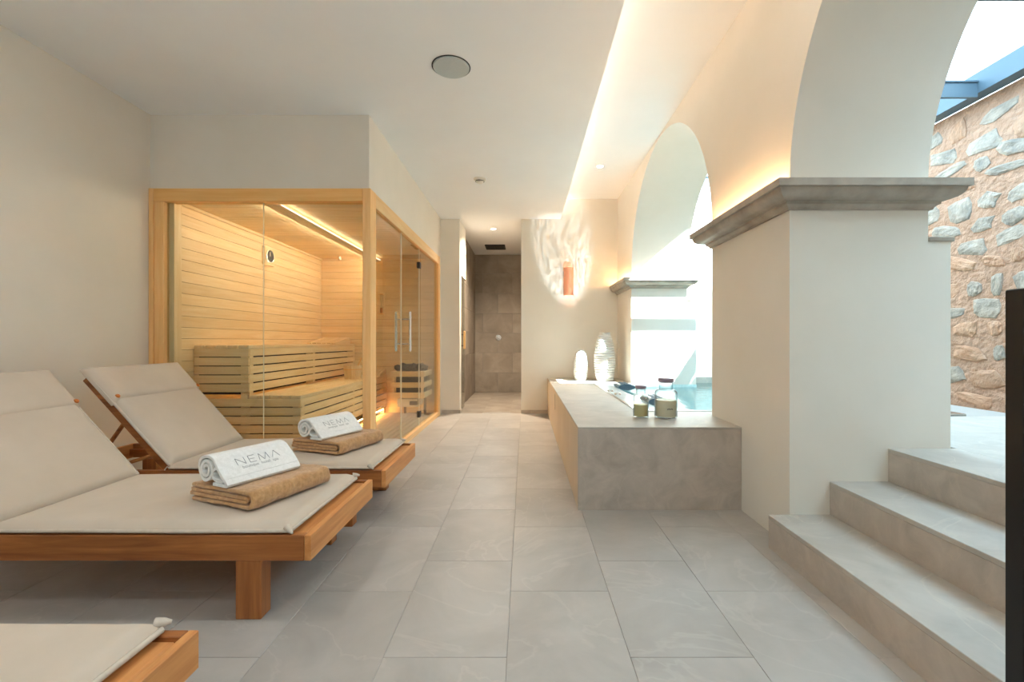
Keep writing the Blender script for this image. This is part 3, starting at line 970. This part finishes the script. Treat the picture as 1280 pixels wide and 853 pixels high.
# lining boards
LX = XL + 0.06          # backing face of the left lining
LB = SY1 - 0.06
BW = 0.0945
bt = MB().box(SX0, LX, SY0 + 0.1, SY1, 0.0, 2.2).build('side_lining', M['gap'], sa)
me_l = MB().cbox(0, 0.014, 0, LB - (SY0 + 0.142), 0.0012, BW - 0.0012, 0.002).mesh('wall_board')
for k in range(23):
    link('wall_board', me_l, M['aspenY'], bt, (LX - WLOC[bt.name][0], SY0 + 0.142 - WLOC[bt.name][1], 0.03 + k * BW))
bb = MB().box(LX + 0.014, -1.263, LB, SY1, 0.0, 2.2).build('back_lining', M['gap'], sa)
me_b = MB().cbox(0, -1.263 - (LX + 0.0145), -0.014, 0, 0.0012, BW - 0.0012, 0.002).mesh('wall_board')
for k in range(23):
    link('wall_board', me_b, M['aspenX'], bb, (LX + 0.0145 - WLOC[bb.name][0], LB - WLOC[bb.name][1], 0.03 + k * BW))
cb_ = MB().box(SX0, -1.263, SY0 + 0.1, SY1, 2.215, 2.237).build('ceiling_lining', M['gap'], sa)
me_c = MB().cbox(0, -1.264 - (LX + 0.0145), 0.0012, BW - 0.0012, -0.014, 0, 0.002).mesh('ceiling_board')
nb = int((LB - SY0 - 0.1) / BW)
for k in range(nb):
    link('ceiling_board', me_c, M['aspenX'], cb_, (LX + 0.0145 - WLOC[cb_.name][0], SY0 + 0.11 + k * BW - WLOC[cb_.name][1], 2.2148))
# corner mouldings and the ceiling light trough
MB().cbox(LX + 0.0145, LX + 0.04, SY0 + 0.142, LB - 0.015, 2.172, 2.2, 0.006).build('moulding', M['aspenY'], sa)
MB().cbox(LX + 0.0405, -1.264, LB - 0.04, LB - 0.0145, 2.172, 2.2, 0.006).build('moulding', M['aspenX'], sa)
tr = MB().cbox(-2.09, -1.985, SY0 + 0.1, LB - 0.041, 2.14, 2.16, 0.004).cbox(-2.065, -2.01, SY0 + 0.1, LB - 0.041, 2.1602, 2.2, 0.004).build('light_trough', M['aspenY'], sa)
MB().box(-2.088, -2.07, SY0 + 0.2, LB - 0.1, 2.161, 2.168).build('light_strip', M['led_amber'], tr)
MB().box(-2.005, -1.995, SY0 + 0.2, LB - 0.1, 2.161, 2.166).build('light_strip', M['led_dim'], tr)
# duckboard floor
fb = MB().box(LX, -1.263, SY0 + 0.1, LB, 0.0, 0.03).build('floor_deck', M['gap'], sa)
me_d = MB().cbox(0.003, 0.067, 0, LB - SY0 - 0.125, 0, 0.018, 0.002).mesh('floor_slat')
for k in range(10):
    link('floor_slat', me_d, M['duck'], fb, (-1.98 + 0.07 * k - WLOC[fb.name][0], SY0 + 0.11 - WLOC[fb.name][1], 0.03))
# small ceiling sensor
MB().lathe([(0.0, 2.155), (0.018, 2.155), (0.02, 2.199), (0.0, 2.199)], (-2.52, 6.2, 0), 16).build('ceiling_sensor', M['chrome'], sa, 40)

# benches
BYN, BYF = 3.92, LB - 0.016
BXL, BXM, BXR = LX + 0.016, -2.38, -1.93
def bench(name, label, x0, x1, zt, zb, end_x0, end_x1):
    t = thing(name, label, 'bench', ((x0 + x1) / 2, (BYN + BYF) / 2, 0.048))
    # cross top slats run along the bench
    nslat = 5
    wsl = (x1 - x0) / nslat
    for k in range(nslat):
        MB().cbox(x0 + k * wsl + 0.004, x0 + (k + 1) * wsl - (0.004 if k < nslat - 1 else 0.0), BYN + 0.001, BYF, zt - 0.028, zt, 0.004).build('top_slat', M['aspenY'], t)
    ph = 0.0765
    z = zt - 0.0295
    k = 0
    while z - 0.04 > zb:
        hgt = min(ph - 0.012, z - zb)
        MB().cbox(x1 - 0.022, x1, BYN + 0.022, BYF, z - hgt, z, 0.003).build('front_slat', M['aspenY'], t)
        z -= ph
        k += 1
    z = zt - 0.0295
    while z - 0.04 > zb:
        hgt = min(ph - 0.008, z - zb)
        MB().cbox(end_x0, end_x1, BYN, BYN + 0.021, z - hgt, z, 0.003).build('end_slat', M['aspenX'], t)
        z -= ph
    for yy in (BYN + 0.0225, (BYN + BYF) / 2 - 0.03, BYF - 0.07):
        MB().box(x1 - 0.08, x1 - 0.0225, yy, yy + 0.07, 0.0485, zt - 0.03).build('post', M['aspenZ'], t)
        MB().box(x1 - 0.0225, x1 - 0.002, yy + 0.001, yy + 0.05, zb, zt - 0.03).build('filler', M['aspenZ'], t)
    MB().box(end_x0 + 0.005, end_x1 - 0.09, BYN + 0.06, BYN + 0.07, zb, zt - 0.04).box(x1 - 0.095, x1 - 0.085, BYN + 0.06, BYF, zb, zt - 0.04).build('gap_shade_sheet', M['gap'], t)  # dark sheets added for the shade seen between the slats
    return t
bench('sauna_bench', 'upper slatted sauna bench against the boarded wall', BXL, BXM, 1.012, 0.582, BXL, BXM)
bench('sauna_bench', 'lower slatted sauna bench with orange glow beneath', BXM + 0.001, BXR, 0.58, 0.135, BXL, BXR)
s = thing('light_strip', 'amber LED strip under the lower sauna bench', 'light strip', (-2.0, 5.2, 0.048))
MB().box(-1.985, -1.965, BYN + 0.1, BYF - 0.02, 0.1, 0.112).box(BXL + 0.1, -2.0, BYN + 0.035, BYN + 0.05, 0.1, 0.11).build('emitter', M['led_sauna'], s)
MB().box(-1.99, -1.96, BYN + 0.1, BYF - 0.02, 0.1125, 0.12).box(BXL + 0.1, -2.0, BYN + 0.03, BYN + 0.055, 0.1105, 0.12).box(-1.985, -1.975, 4.0, 4.01, 0.048, 0.1).box(-1.985, -1.975, 6.2, 6.21, 0.048, 0.1).build('profile', M['chrome'], s)

# head rest, bucket, ladle, thermometer, timer
s = thing('sauna_headrest', 'wedge shaped slatted wooden headrest on the upper bench', 'headrest', (-2.6, 6.1, 1.013))
for k in range(6):
    x = -2.80 + 0.062 * k
    MB().prism([(5.86, 1.013), (6.36, 1.013), (6.36, 1.10), (6.33, 1.10), (5.88, 1.03), (5.86, 1.028)], x, x + 0.05, 'X').build('slat', M['aspenY'], s)
MB().box(-2.80, -2.44, 6.32, 6.345, 1.014, 1.06).build('crossbar', M['aspenX'], s)

s = thing('sauna_bucket', 'small round wooden bucket on the lower bench', 'bucket', (-2.14, 5.66, 0.581))
for k in range(14):
    a0, a1 = 2 * math.pi * k / 14 + 0.012, 2 * math.pi * (k + 1) / 14 - 0.012
    def rp(r, a, z): return (-2.14 + r * math.cos(a), 5.66 + r * math.sin(a), 0.581 + z)
    MB().add([rp(0.095, a0, 0), rp(0.095, a1, 0), rp(0.11, a1, 0.165), rp(0.11, a0, 0.165), rp(0.083, a0, 0), rp(0.083, a1, 0), rp(0.096, a1, 0.165), rp(0.096, a0, 0.165)],
             [(0, 1, 2, 3), (5, 4, 7, 6), (3, 2, 6, 7), (0, 4, 5, 1), (0, 3, 7, 4), (1, 5, 6, 2)]).build('stave', M['aspenZ'], s)
MB().tube([(-2.14 + 0.1055 * math.cos(2 * math.pi * k / 24), 5.66 + 0.1055 * math.sin(2 * math.pi * k / 24), 0.70) for k in range(24)], 0.006, 6, True).build('hoop', M['frameZ'], s, 60)
MB().lathe([(0.0, 0.0), (0.084, 0.0), (0.084, 0.012), (0.0, 0.012)], (-2.14, 5.66, 0.582), 24).build('bottom', M['aspenX'], s)
s = thing('sauna_ladle', 'wooden ladle leaning in the small bucket', 'ladle', (-2.13, 5.66, 0.6))
MB().lathe([(0.0, 0.602), (0.03, 0.604), (0.04, 0.63), (0.036, 0.63), (0.026, 0.61), (0.0, 0.608)], (-2.155, 5.65, 0), 18).build('cup', M['aspenZ'], s, 50)
MB().tube([(-2.125, 5.655, 0.62), (-2.07, 5.67, 0.76), (-2.03, 5.68, 0.84)], 0.009, 8).build('handle', M['frameZ'], s, 50)

s = thing('sauna_headrest', 'short wooden slatted headrest at the far end of the lower bench', 'headrest', (-2.06, 6.25, 0.581))
for k in range(4):
    x = -2.10 + 0.042 * k
    MB().prism([(6.1, 0.581), (6.37, 0.581), (6.37, 0.66), (6.34, 0.66), (6.11, 0.60)], x, x + 0.033, 'X').build('slat', M['aspenY'], s)
MB().box(-2.099, -1.942, 6.34, 6.36, 0.582, 0.63).build('crossbar', M['aspenX'], s)

s = thing('thermometer', 'square white thermometer with round dial on the sauna wall', 'thermometer', (LX + 0.015, 5.04, 1.89))
X0 = LX + 0.0145
MB().cbox(X0, X0 + 0.03, 4.94, 5.14, 1.885, 2.09, 0.006).build('case', M['aspenZ'], s)
MB().lathe([(0.0, 0.036), (0.066, 0.036), (0.07, 0.03), (0.0, 0.03)], (X0, 5.04, 1.987), 32, 'X').build('dial', M['dark'], s, 40)
MB().lathe([(0.066, 0.03), (0.078, 0.03), (0.078, 0.041), (0.066, 0.041)], (X0, 5.04, 1.987), 32, 'X', True).build('bezel', M['chrome'], s, 40)
MB().box(X0 + 0.0365, X0 + 0.0375, 5.036, 5.044, 1.987, 2.035).build('needle', M['white'], s)

s = thing('sand_timer', 'narrow wooden sand timer hung on the sauna end wall', 'sand timer', (-1.99, LB - 0.015, 1.3))
ZT = 1.42
MB().cbox(-2.035, -1.96, LB - 0.03, LB - 0.0145, ZT - 0.02, ZT + 0.31, 0.003).build('back_board', M['aspenZ'], s)
MB().lathe([(0.0, ZT + 0.02), (0.018, ZT + 0.02), (0.02, ZT + 0.10), (0.004, ZT + 0.145), (0.02, ZT + 0.19), (0.018, ZT + 0.27), (0.0, ZT + 0.27)], (-1.998, LB - 0.055, 0), 18).build('bulb', M['jar'], s, 60)
MB().lathe([(0.0, ZT + 0.022), (0.0165, ZT + 0.022), (0.0175, ZT + 0.09), (0.0, ZT + 0.10)], (-1.998, LB - 0.055, 0), 18).build('sand', M['leather'], s, 60)
for zz in (ZT + 0.0, ZT + 0.272):
    MB().cbox(-2.025, -1.971, LB - 0.08, LB - 0.0305, zz, zz + 0.018, 0.003).build('end_cap', M['frameX'], s)

# heater
HX0, HX1, HY0, HY1 = -1.747, -1.30, 5.9, LB - 0.016
s = thing('sauna_heater', 'sauna heater with black stones in a pale timber guard rail', 'heater', (-1.52, 6.1, 0.048))
MB().cbox(HX0 + 0.06, HX1 - 0.06, HY0 + 0.06, HY1 - 0.03, 0.30, 0.655, 0.01).build('body', M['black'], s)
MB().cbox(HX0 + 0.08, HX1 - 0.1, HY0 + 0.03, HY1 - 0.1, 0.19, 0.297, 0.006).build('control_box', M['white'], s)
MB().box(HX1 - 0.2, HX1 - 0.102, HY0 + 0.026, HY0 + 0.032, 0.215, 0.265).box(HX1 - 0.101, HX1 - 0.097, HY0 + 0.05, HY0 + 0.16, 0.215, 0.285).build('control_window', M['black'], s)
for z0, z1 in ((0.31, 0.38), (0.443, 0.512), (0.585, 0.655)):
    MB().cbox(HX0, HX1, HY0, HY0 + 0.02, z0, z1, 0.004).build('guard_rail', M['aspenX'], s)
    MB().cbox(HX1 - 0.02, HX1, HY0 + 0.021, HY1, z0, z1, 0.004).build('guard_rail', M['aspenY'], s)
    MB().cbox(HX0, HX0 + 0.02, HY0 + 0.021, HY1, z0, z1, 0.004).build('guard_rail', M['aspenY'], s)
for x in (HX0 + 0.021, HX1 - 0.051):
    for y in (HY0 + 0.021, HY1 - 0.04):
        MB().cbox(x, x + 0.03, y, y + 0.03, 0.3, 0.655, 0.003).build('guard_post', M['aspenZ'], s)
for x in (HX0 + 0.07, HX1 - 0.1):
    MB().box(x, x + 0.03, HY1 - 0.08, HY1 - 0.05, 0.0485, 0.31).build('leg', M['black'], s)
rk = []
for k in range(5):
    rnd = random.Random(40 + k)
    bm = bmesh.new()
    bmesh.ops.create_icosphere(bm, subdivisions=1, radius=0.055)
    for v in bm.verts:
        v.co *= rnd.uniform(0.78, 1.15)
    me = bpy.data.meshes.new('heater_stone')
    bm.to_mesh(me)
    bm.free()
    me.materials.append(M['rock'])
    rk.append(me)
random.seed(5)
for j in range(3):
    for i in range(5):
        o = link('heater_stone', random.choice(rk), None, s, (HX0 + 0.075 + i * 0.073 - WLOC[s.name][0] + random.uniform(-.01, .01),
                 HY0 + 0.09 + j * 0.115 - WLOC[s.name][1] + random.uniform(-.01, .01), 0.685 - WLOC[s.name][2] + random.uniform(-.01, .025)))
        o.rotation_euler = [random.uniform(0, 6) for _ in range(3)]

# ------------------------------------------------------------------ loungers (local frame: foot end x=0, near rail y=0)
LW, LL, ZR0, ZR1 = 0.695, 2.0, 0.222, 0.318
def cushion(mb, x0, x1, y0, y1, z0, th, nx, ny, crease=None, tf=None, edge=0.035):
    """puffed pad: grid top with soft edges, flat bottom"""
    top, bot = [], []
    for j in range(ny + 1):
        for i in range(nx + 1):
            u, v = i / nx, j / ny
            # concentrate samples near the edges
            u = 0.5 - 0.5 * math.cos(math.pi * u)
            v = 0.5 - 0.5 * math.cos(math.pi * v)
            x, y = x0 + (x1 - x0) * u, y0 + (y1 - y0) * v
            dd = min(x - x0, x1 - x, y - y0, y1 - y)
            k = min(1.0, dd / edge)
            hgt = 0.45 + 0.55 * math.sin(k * math.pi / 2)
            if crease is not None:
                hgt *= 1 - 0.42 * math.exp(-((x - crease) / 0.012) ** 2)
            hgt *= 1 + 0.05 * math.sin(7 * x + 2 * y) * k
            p, q = (x, y, z0 + th * hgt), (x, y, z0 + (0.25 * th * (1 - k) if dd < edge else 0))
            top.append(tf(p) if tf else p)
            bot.append(tf(q) if tf else q)
    n = len(top)
    fs = []
    for j in range(ny):
        for i in range(nx):
            a = j * (nx + 1) + i
            fs.append((a, a + 1, a + nx + 2, a + nx + 1))
            fs.append((n + a, n + a + nx + 1, n + a + nx + 2, n + a + 1))
    ring = [i for i in range(nx + 1)] + [j * (nx + 1) + nx for j in range(1, ny + 1)] + [ny * (nx + 1) + i for i in range(nx - 1, -1, -1)] + [j * (nx + 1) for j in range(ny - 1, 0, -1)]
    for a, b in zip(ring, ring[1:] + ring[:1]):
        fs.append((a, a + n, b + n, b))
    mb.add(top + bot, fs)
    return mb


def make_lounger():
    t = thing('sun_lounger', 'x', 'lounger', (0, 0, 0), local=True)
    for y0 in (0.0, LW - 0.028):
        MB().cbox(-LL, -0.026, y0, y0 + 0.028, ZR0, ZR1, 0.002).build('side_rail', M['teakX'], t)
    for x0 in (-0.025, -LL):
        MB().cbox(x0 if x0 > -1 else x0 - 0.025, 0.0 if x0 > -1 else x0, 0.0, LW, ZR0, ZR1, 0.002).build('end_rail', M['teakY'], t)
    for x0 in (-0.285, -LL + 0.1):
        for y0 in (0.001, LW - 0.069):
            MB().cbox(x0, x0 + 0.097, y0 + (0.0 if y0 < 0.1 else 0.0), y0 + 0.068, 0, ZR0 - 0.0005, 0.003).build('leg', M['teakZ'], t)
    MB().box(-LL, -0.03, 0.03, 0.055, ZR0 + 0.02, ZR1 - 0.033).build('bearer', M['teakX'], t)
    MB().box(-LL, -0.03, LW - 0.055, LW - 0.03, ZR0 + 0.02, ZR1 - 0.033).build('bearer', M['teakX'], t)
    me = MB().cbox(0, 0.066, 0.031, LW - 0.031, ZR1 - 0.031, ZR1 - 0.009, 0.003).mesh('slat')
    for k in range(15):
        link('slat', me, M['teakY'], t, (-0.103 - 0.078 * k, 0, 0))
    # seat mattress
    z0 = ZR1 - 0.006
    mt = MB()
    cushion(mt, -1.232, -0.083, 0.012, LW - 0.012, z0, 0.047, 44, 22, crease=-0.645)
    mo = mt.build('mattress', M['canvas'], t, 50)
    MB().tube([(-0.645, 0.03 + (LW - 0.06) * k / 12, z0 + 0.0295) for k in range(13)], 0.0040, 6).build('seam', M['seam'], mo, 60)
    zp = z0 + 0.018
    MB().tube([(-1.228, 0.01, zp), (-0.9, 0.008, zp + 0.002), (-0.5, 0.009, zp - 0.001), (-0.09, 0.011, zp + 0.001), (-0.079, 0.02, zp + 0.004), (-0.08, LW / 2, zp + 0.001),
               (-0.079, LW - 0.02, zp), (-0.09, LW - 0.011, zp), (-0.6, LW - 0.009, zp + 0.001), (-1.228, LW - 0.01, zp)], 0.0075, 8).build('piping', M['seam'], mo, 60)
    # corner ear of the cover at the foot end
    MB().tube([(-0.10, 0.016, zp + 0.014), (-0.082, 0.008, zp + 0.004), (-0.07, 0.0, zp - 0.004)], [0.014, 0.011, 0.004], 8).build('corner_ear', M['seam'], mo, 60)
    MB().tube([(-0.10, LW - 0.016, zp + 0.014), (-0.082, LW - 0.008, zp + 0.012), (-0.068, LW - 0.002, zp + 0.01)], [0.014, 0.011, 0.005], 8).build('corner_ear', M['seam'], mo, 60)
    # tilting back
    th = R(48)
    hx, hz = -1.237, ZR1 - 0.004
    BL = 0.735
    def tf(p):          # local (s along back, y, n off the back)
        s_, y, n_ = p
        return (hx - s_ * math.cos(th) + n_ * math.sin(th), y, hz + s_ * math.sin(th) + n_ * math.cos(th))
    def bbox(s0, s1, y0, y1, n0, n1):
        m = MB().cbox(s0, s1, y0, y1, n0, n1, 0.002)
        m.v = [tf(p) for p in m.v]
        return m
    for y0 in (0.032, LW - 0.06):
        bbox(0.0, BL - 0.02, y0, y0 + 0.028, -0.035, 0.006).build('back_stile', M['teakX'], t)
    for k in range(8):
        bbox(0.02 + k * 0.087, 0.085 + k * 0.087, 0.061, LW - 0.061, -0.016, 0.004).build('back_slat', M['teakY'], t)
    cu = MB()
    cushion(cu, 0.012, BL, 0.014, LW - 0.014, 0.008, 0.045, 26, 22, tf=tf)
    bo = cu.build('back_cushion', M['canvas'], t, 50)
    MB().tube([tf(p) for p in ((0.02, 0.012, 0.028), (0.2, 0.010, 0.027), (0.5, 0.012, 0.029), (BL - 0.01, 0.013, 0.028), (BL, 0.03, 0.028), (BL, LW - 0.03, 0.028),
               (BL - 0.01, LW - 0.013, 0.028), (0.4, LW - 0.011, 0.028), (0.02, LW - 0.012, 0.028))], 0.0075, 8).build('piping', M['seam'], bo, 60)
    # head flap pulled over the top
    fp = MB()
    cushion(fp, 0.485, BL + 0.018, 0.004, LW - 0.004, -0.004, 0.068, 18, 20, tf=tf, edge=0.03)
    fo = fp.build('head_flap', M['canvas'], t, 50)
    MB().tube([tf((0.486, 0.006 + (LW - 0.012) * k / 10, 0.027 + 0.012 * min(1, min(k, 10 - k)))) for k in range(11)], 0.005, 8).build('hem', M['seam'], fo, 60)
    for y in (0.03, LW - 0.03):
        b = MB().lathe([(0.0, 0.008), (0.010, 0.007), (0.013, 0.0), (0.0, 0.0)], (0, 0, 0), 14)
        b.v = [tf((0.515 + p[0], y + p[1], 0.058 + p[2])) for p in b.v]
        b.build('button', M['leather'], fo, 50)
    # prop struts and ties
    for y in (0.075, LW - 0.085):
        a = tf((0.40, y, -0.03))
        MB().tube([a, (hx - 0.52, y, ZR1 - 0.05)], 0.011, 6).build('prop_strut', M['teakX'], t)
    MB().tube([(hx - 0.52, 0.04, ZR1 - 0.05), (hx - 0.52, LW - 0.04, ZR1 - 0.05)], 0.012, 8).build('prop_bar', M['teakY'], t)
    for y in (0.02, LW - 0.02):
        MB().tube([(hx + 0.004, y, ZR1 + 0.01), (hx - 0.005, y - 0.008, ZR1 + 0.018), (hx - 0.012, y - 0.014, ZR1 + 0.006), (hx - 0.016, y - 0.015, ZR1 - 0.03)], 0.004, 6).build('tie', M['seam'], t, 60)
    return t

lg = make_lounger()
spots = [(-0.805, 1.712, 'teak sun lounger with folded towels, flanked by two other loungers'),
         (-0.785, 2.567, 'teak sun lounger with folded towels right in front of the sauna glass'),
         (-0.825, 0.458, 'teak sun lounger with bare cushion foot and no towels')]
for i, (x, y, lb) in enumerate(spots):
    o = lg if i == 0 else copy_tree(lg)
    o.location = (x, y, 0)
    o['label'] = lb
    o['group'] = 'teak sun loungers side by side'

# ------------------------------------------------------------------ towels
def ribbon(mb, path, th, y0, y1, ny=1, wob=0.0, seed=0, amp=0.0):
    """thick strip following path (x,z), extruded along y, slightly uneven"""
    from mathutils import noise
    P = [Vector((p[0], p[1])) for p in path]
    n = len(P)
    vs = []
    for j in range(ny + 1):
        v = j / ny
        for i in range(n):
            t_ = (P[min(i + 1, n - 1)] - P[max(i - 1, 0)]).normalized()
            nn = Vector((-t_.y, t_.x))
            y = y0 + (y1 - y0) * v + wob * math.sin(i * 0.6 + seed + 3 * v)
            q = noise.noise(Vector((P[i].x * 22, y * 22, P[i].y * 22 + seed))) * amp
            e = min(1.0, min(v, 1 - v) * (y1 - y0) / 0.012) if ny > 1 else 1.0
            hh = th / 2 * (0.72 + 0.28 * e)
            for sg in (1, -1):
                c = P[i] + nn * (sg * hh + q)
                vs.append((c.x, y, c.y))
    fs = []
    m = 2 * n
    for j in range(ny):
        for i in range(n - 1):
            a = j * m + 2 * i
            fs.append((a, a + 2, a + m + 2, a + m))
            fs.append((a + 1, a + m + 1, a + m + 3, a + 3))
        for i in (0, n - 1):
            a = j * m + 2 * i
            fs.append((a, a + m, a + m + 1, a + 1))
    for j in (0, ny):
        for i in range(n - 1):
            a = j * m + 2 * i
            fs.append((a, a + 1, a + 3, a + 2))
    return mb.add(vs, fs)

def arc(cx, cz, r, a0, a1, n=8):
    return [(cx + r * math.cos(R(a0 + (a1 - a0) * k / n)), cz + r * math.sin(R(a0 + (a1 - a0) * k / n))) for k in range(n + 1)]

def soften(o, lv=1):
    md = o.modifiers.new('bevel', 'BEVEL')
    md.width = 0.0035
    md.segments = 2
    md.limit_method = 'ANGLE'
    md.angle_limit = R(40)

def make_bath_towel():
    t = thing('bath_towel', 'x', 'towel', (0, 0, 0), local=True)
    mb = MB()
    ribbon(mb, [(-0.18 + 0.022 * k, 0.0075) for k in range(15)] + arc(0.165, 0.0315, 0.024, -90, 90, 10) + [(0.14 - 0.02 * k, 0.0555 - 0.0002 * k) for k in range(17)], 0.0145, -0.205, 0.205, 40, wob=0.003, seed=1, amp=0.004)
    o = mb.build('outer_fold', M['terry_b'], t, 60)
    mb = MB()
    ribbon(mb, [(-0.19, 0.0235), (-0.08, 0.0235), (0.05, 0.0235)] + arc(0.150, 0.0315, 0.0075, -90, 90, 8) + [(0.05, 0.0395), (-0.08, 0.0395), (-0.185, 0.038)], 0.0145, -0.20, 0.20, 40, wob=0.003, seed=4, amp=0.003)
    o2 = mb.build('inner_fold', M['terry_b'], t, 60)
    for q in (o, o2):
        soften(q)
    return t

def stroke(mb, a, b, wd, F):
    a, b = Vector(a), Vector(b)
    d_ = (b - a).normalized()
    nn = Vector((-d_.y, d_.x)) * wd / 2
    q = [a + nn, b + nn, b - nn, a - nn]
    vs = [F(p.x, p.y, h_) for h_ in (0.0003, 0.0012) for p in q]
    mb.add(vs, [(3, 2, 1, 0), (4, 5, 6, 7), (0, 1, 5, 4), (1, 2, 6, 5), (2, 3, 7, 6), (3, 0, 4, 7)])

def make_hand_towel():
    t = thing('hand_towel', 'x', 'towel', (0, 0, 0), local=True)
    c = (-0.05, 0.062)
    path = []
    turns = 2.25
    n = 60
    for k in range(n + 1):
        u = k / n
        a = R(90) + (1 - u) * turns * 2 * math.pi       # ends on top, turning clockwise
        r = 0.013 + (0.054 - 0.013) * u
        path.append((c[0] + r * math.cos(a), c[1] + r * math.sin(a)))
    top = path[-1]
    path += [(-0.035, 0.1165), (-0.02, 0.114), (0.0, 0.106)]
    e0, e1 = (0.0, 0.106), (0.088, 0.020)
    for k in range(1, 8):
        u = k / 7
        path.append((e0[0] + (e1[0] - e0[0]) * u, e0[1] + (e1[1] - e0[1]) * u))
    path += [(0.094, 0.0125), (0.090, 0.0075), (0.075, 0.0065), (0.03, 0.0065), (0.0, 0.0065)]
    mb = MB()
    L2 = 0.17
    ribbon(mb, path, 0.0125, -L2, L2, wob=0.002, seed=2)
    # inner lobe filling the space below the sloping sheet
    ribbon(mb, [(0.06, 0.021), (0.03, 0.0205)] + arc(0.016, 0.046, 0.025, -90, -270, 10)[0:] + [(0.03, 0.066), (0.045, 0.05), (0.055, 0.04)], 0.0125, -L2 + 0.004, L2 - 0.004, wob=0.002, seed=7)
    o = mb.build('rolled_cloth', M['terry'], t, 60)
    soften(o)
    # woven hem band and tail layer
    ex = Vector((e1[0] - e0[0], 0, e1[1] - e0[1])).normalized()
    up = -ex
    nn = Vector((0, 1, 0)).cross(up)
    cen = Vector(((e0[0] + e1[0]) / 2, 0, (e0[1] + e1[1]) / 2)) + nn * 0.0063
    def F(a, b, h_):
        p = cen + Vector((0, 1, 0)) * a + up * b + nn * h_
        return tuple(p)
    hb = MB()
    hv = [F(a, b, h_) for h_ in (-0.001, 0.0018) for a, b in ((-L2 + 0.002, -0.048), (L2 - 0.002, -0.048), (L2 - 0.002, -0.036), (-L2 + 0.002, -0.036))]
    hb.add(hv, [(3, 2, 1, 0), (4, 5, 6, 7), (0, 1, 5, 4), (1, 2, 6, 5), (2, 3, 7, 6), (3, 0, 4, 7)])
    hb.build('hem_band', M['terry'], t)
    # embroidered lettering
    lt = MB()
    wd = 0.0019
    H0, H1 = 0.005, 0.040
    x = -0.092
    def S(*pts):
        for a, b in zip(pts[:-1], pts[1:]):
            stroke(lt, a, b, wd, F)
    S((x, H0), (x, H1), (x + 0.036, H0), (x + 0.036, H1)); x += 0.055
    S((x + 0.028, H1), (x, H1), (x, H0), (x + 0.028, H0)); S((x, (H0 + H1) / 2), (x + 0.025, (H0 + H1) / 2)); x += 0.043
    S((x, H0), (x + 0.006, H1), (x + 0.023, H0), (x + 0.040, H1), (x + 0.046, H0)); x += 0.060
    S((x, H0), (x + 0.018, H1), (x + 0.036, H0))
    lo = lt.build('lettering', M['ink'], t)
    tag(lo, 'grey embroidered word NEMA')
    # small second line
    cu = bpy.data.curves.new('small_text', 'FONT')
    cu.body = 'boutique  hotel  spa'
    cu.size = 0.0205
    cu.align_x = 'CENTER'
    to = bpy.data.objects.new('small_text', cu)
    COL.objects.link(to)
    dg = bpy.context.evaluated_depsgraph_get()
    me = bpy.data.meshes.new_from_object(to.evaluated_get(dg))
    bpy.data.objects.remove(to)
    for v in me.vertices:
        v.co = F(v.co.x + 0.003, v.co.y - 0.016, 0.0008)
    me.materials.clear()
    o3 = link('small_lettering', me, M['ink'], t)
    return t

bt0 = make_bath_towel()
ht0 = make_hand_towel()
ZM = ZR1 - 0.006 + 0.047 + 0.0025
for i, (cx_, cy_, rz, lb1, lb2) in enumerate(((-1.195, 2.105, -22, 'folded brown terry towel on the lounger with loungers on both sides', 'rolled white towel lettered NEMA on the lounger with loungers on both sides'),
                                           (-1.215, 3.0, -20, 'folded brown terry towel on the lounger before the sauna glass', 'rolled white towel lettered NEMA on the lounger before the sauna glass'))):
    b = bt0 if i == 0 else copy_tree(bt0)
    b.location = (cx_, cy_ - 0.02, ZM + 0.003)
    b.scale = (1, 1, 1.25)
    b.rotation_euler = (0, 0, R(rz))
    tag(b, lb1, 'towel', 'folded brown towels')
    hh = ht0 if i == 0 else copy_tree(ht0)
    hh.location = (cx_ - 0.035, cy_ - 0.05, ZM + 0.0835)
    hh.rotation_euler = (0, 0, R(rz - 4))
    tag(hh, lb2, 'towel', 'rolled white towels')

# ------------------------------------------------------------------ black balustrade at the foot of the steps
s = thing('balustrade', 'black steel balustrade panel standing at the foot of the steps', 'balustrade', (1.205, 0.86, 0))
MB().cbox(1.185, 1.225, 1.08, 1.125, 0, 1.176, 0.003).build('post', M['black'], s)
MB().cbox(1.185, 1.225, 0.60, 0.645, 0, 1.176, 0.003).build('post', M['black'], s)
MB().cbox(1.185, 1.225, 0.6455, 1.0795, 1.136, 1.176, 0.003).build('top_rail', M['black'], s)
MB().box(1.199, 1.211, 0.6455, 1.0795, 0.03, 1.1355).build('infill_panel', M['black'], s)
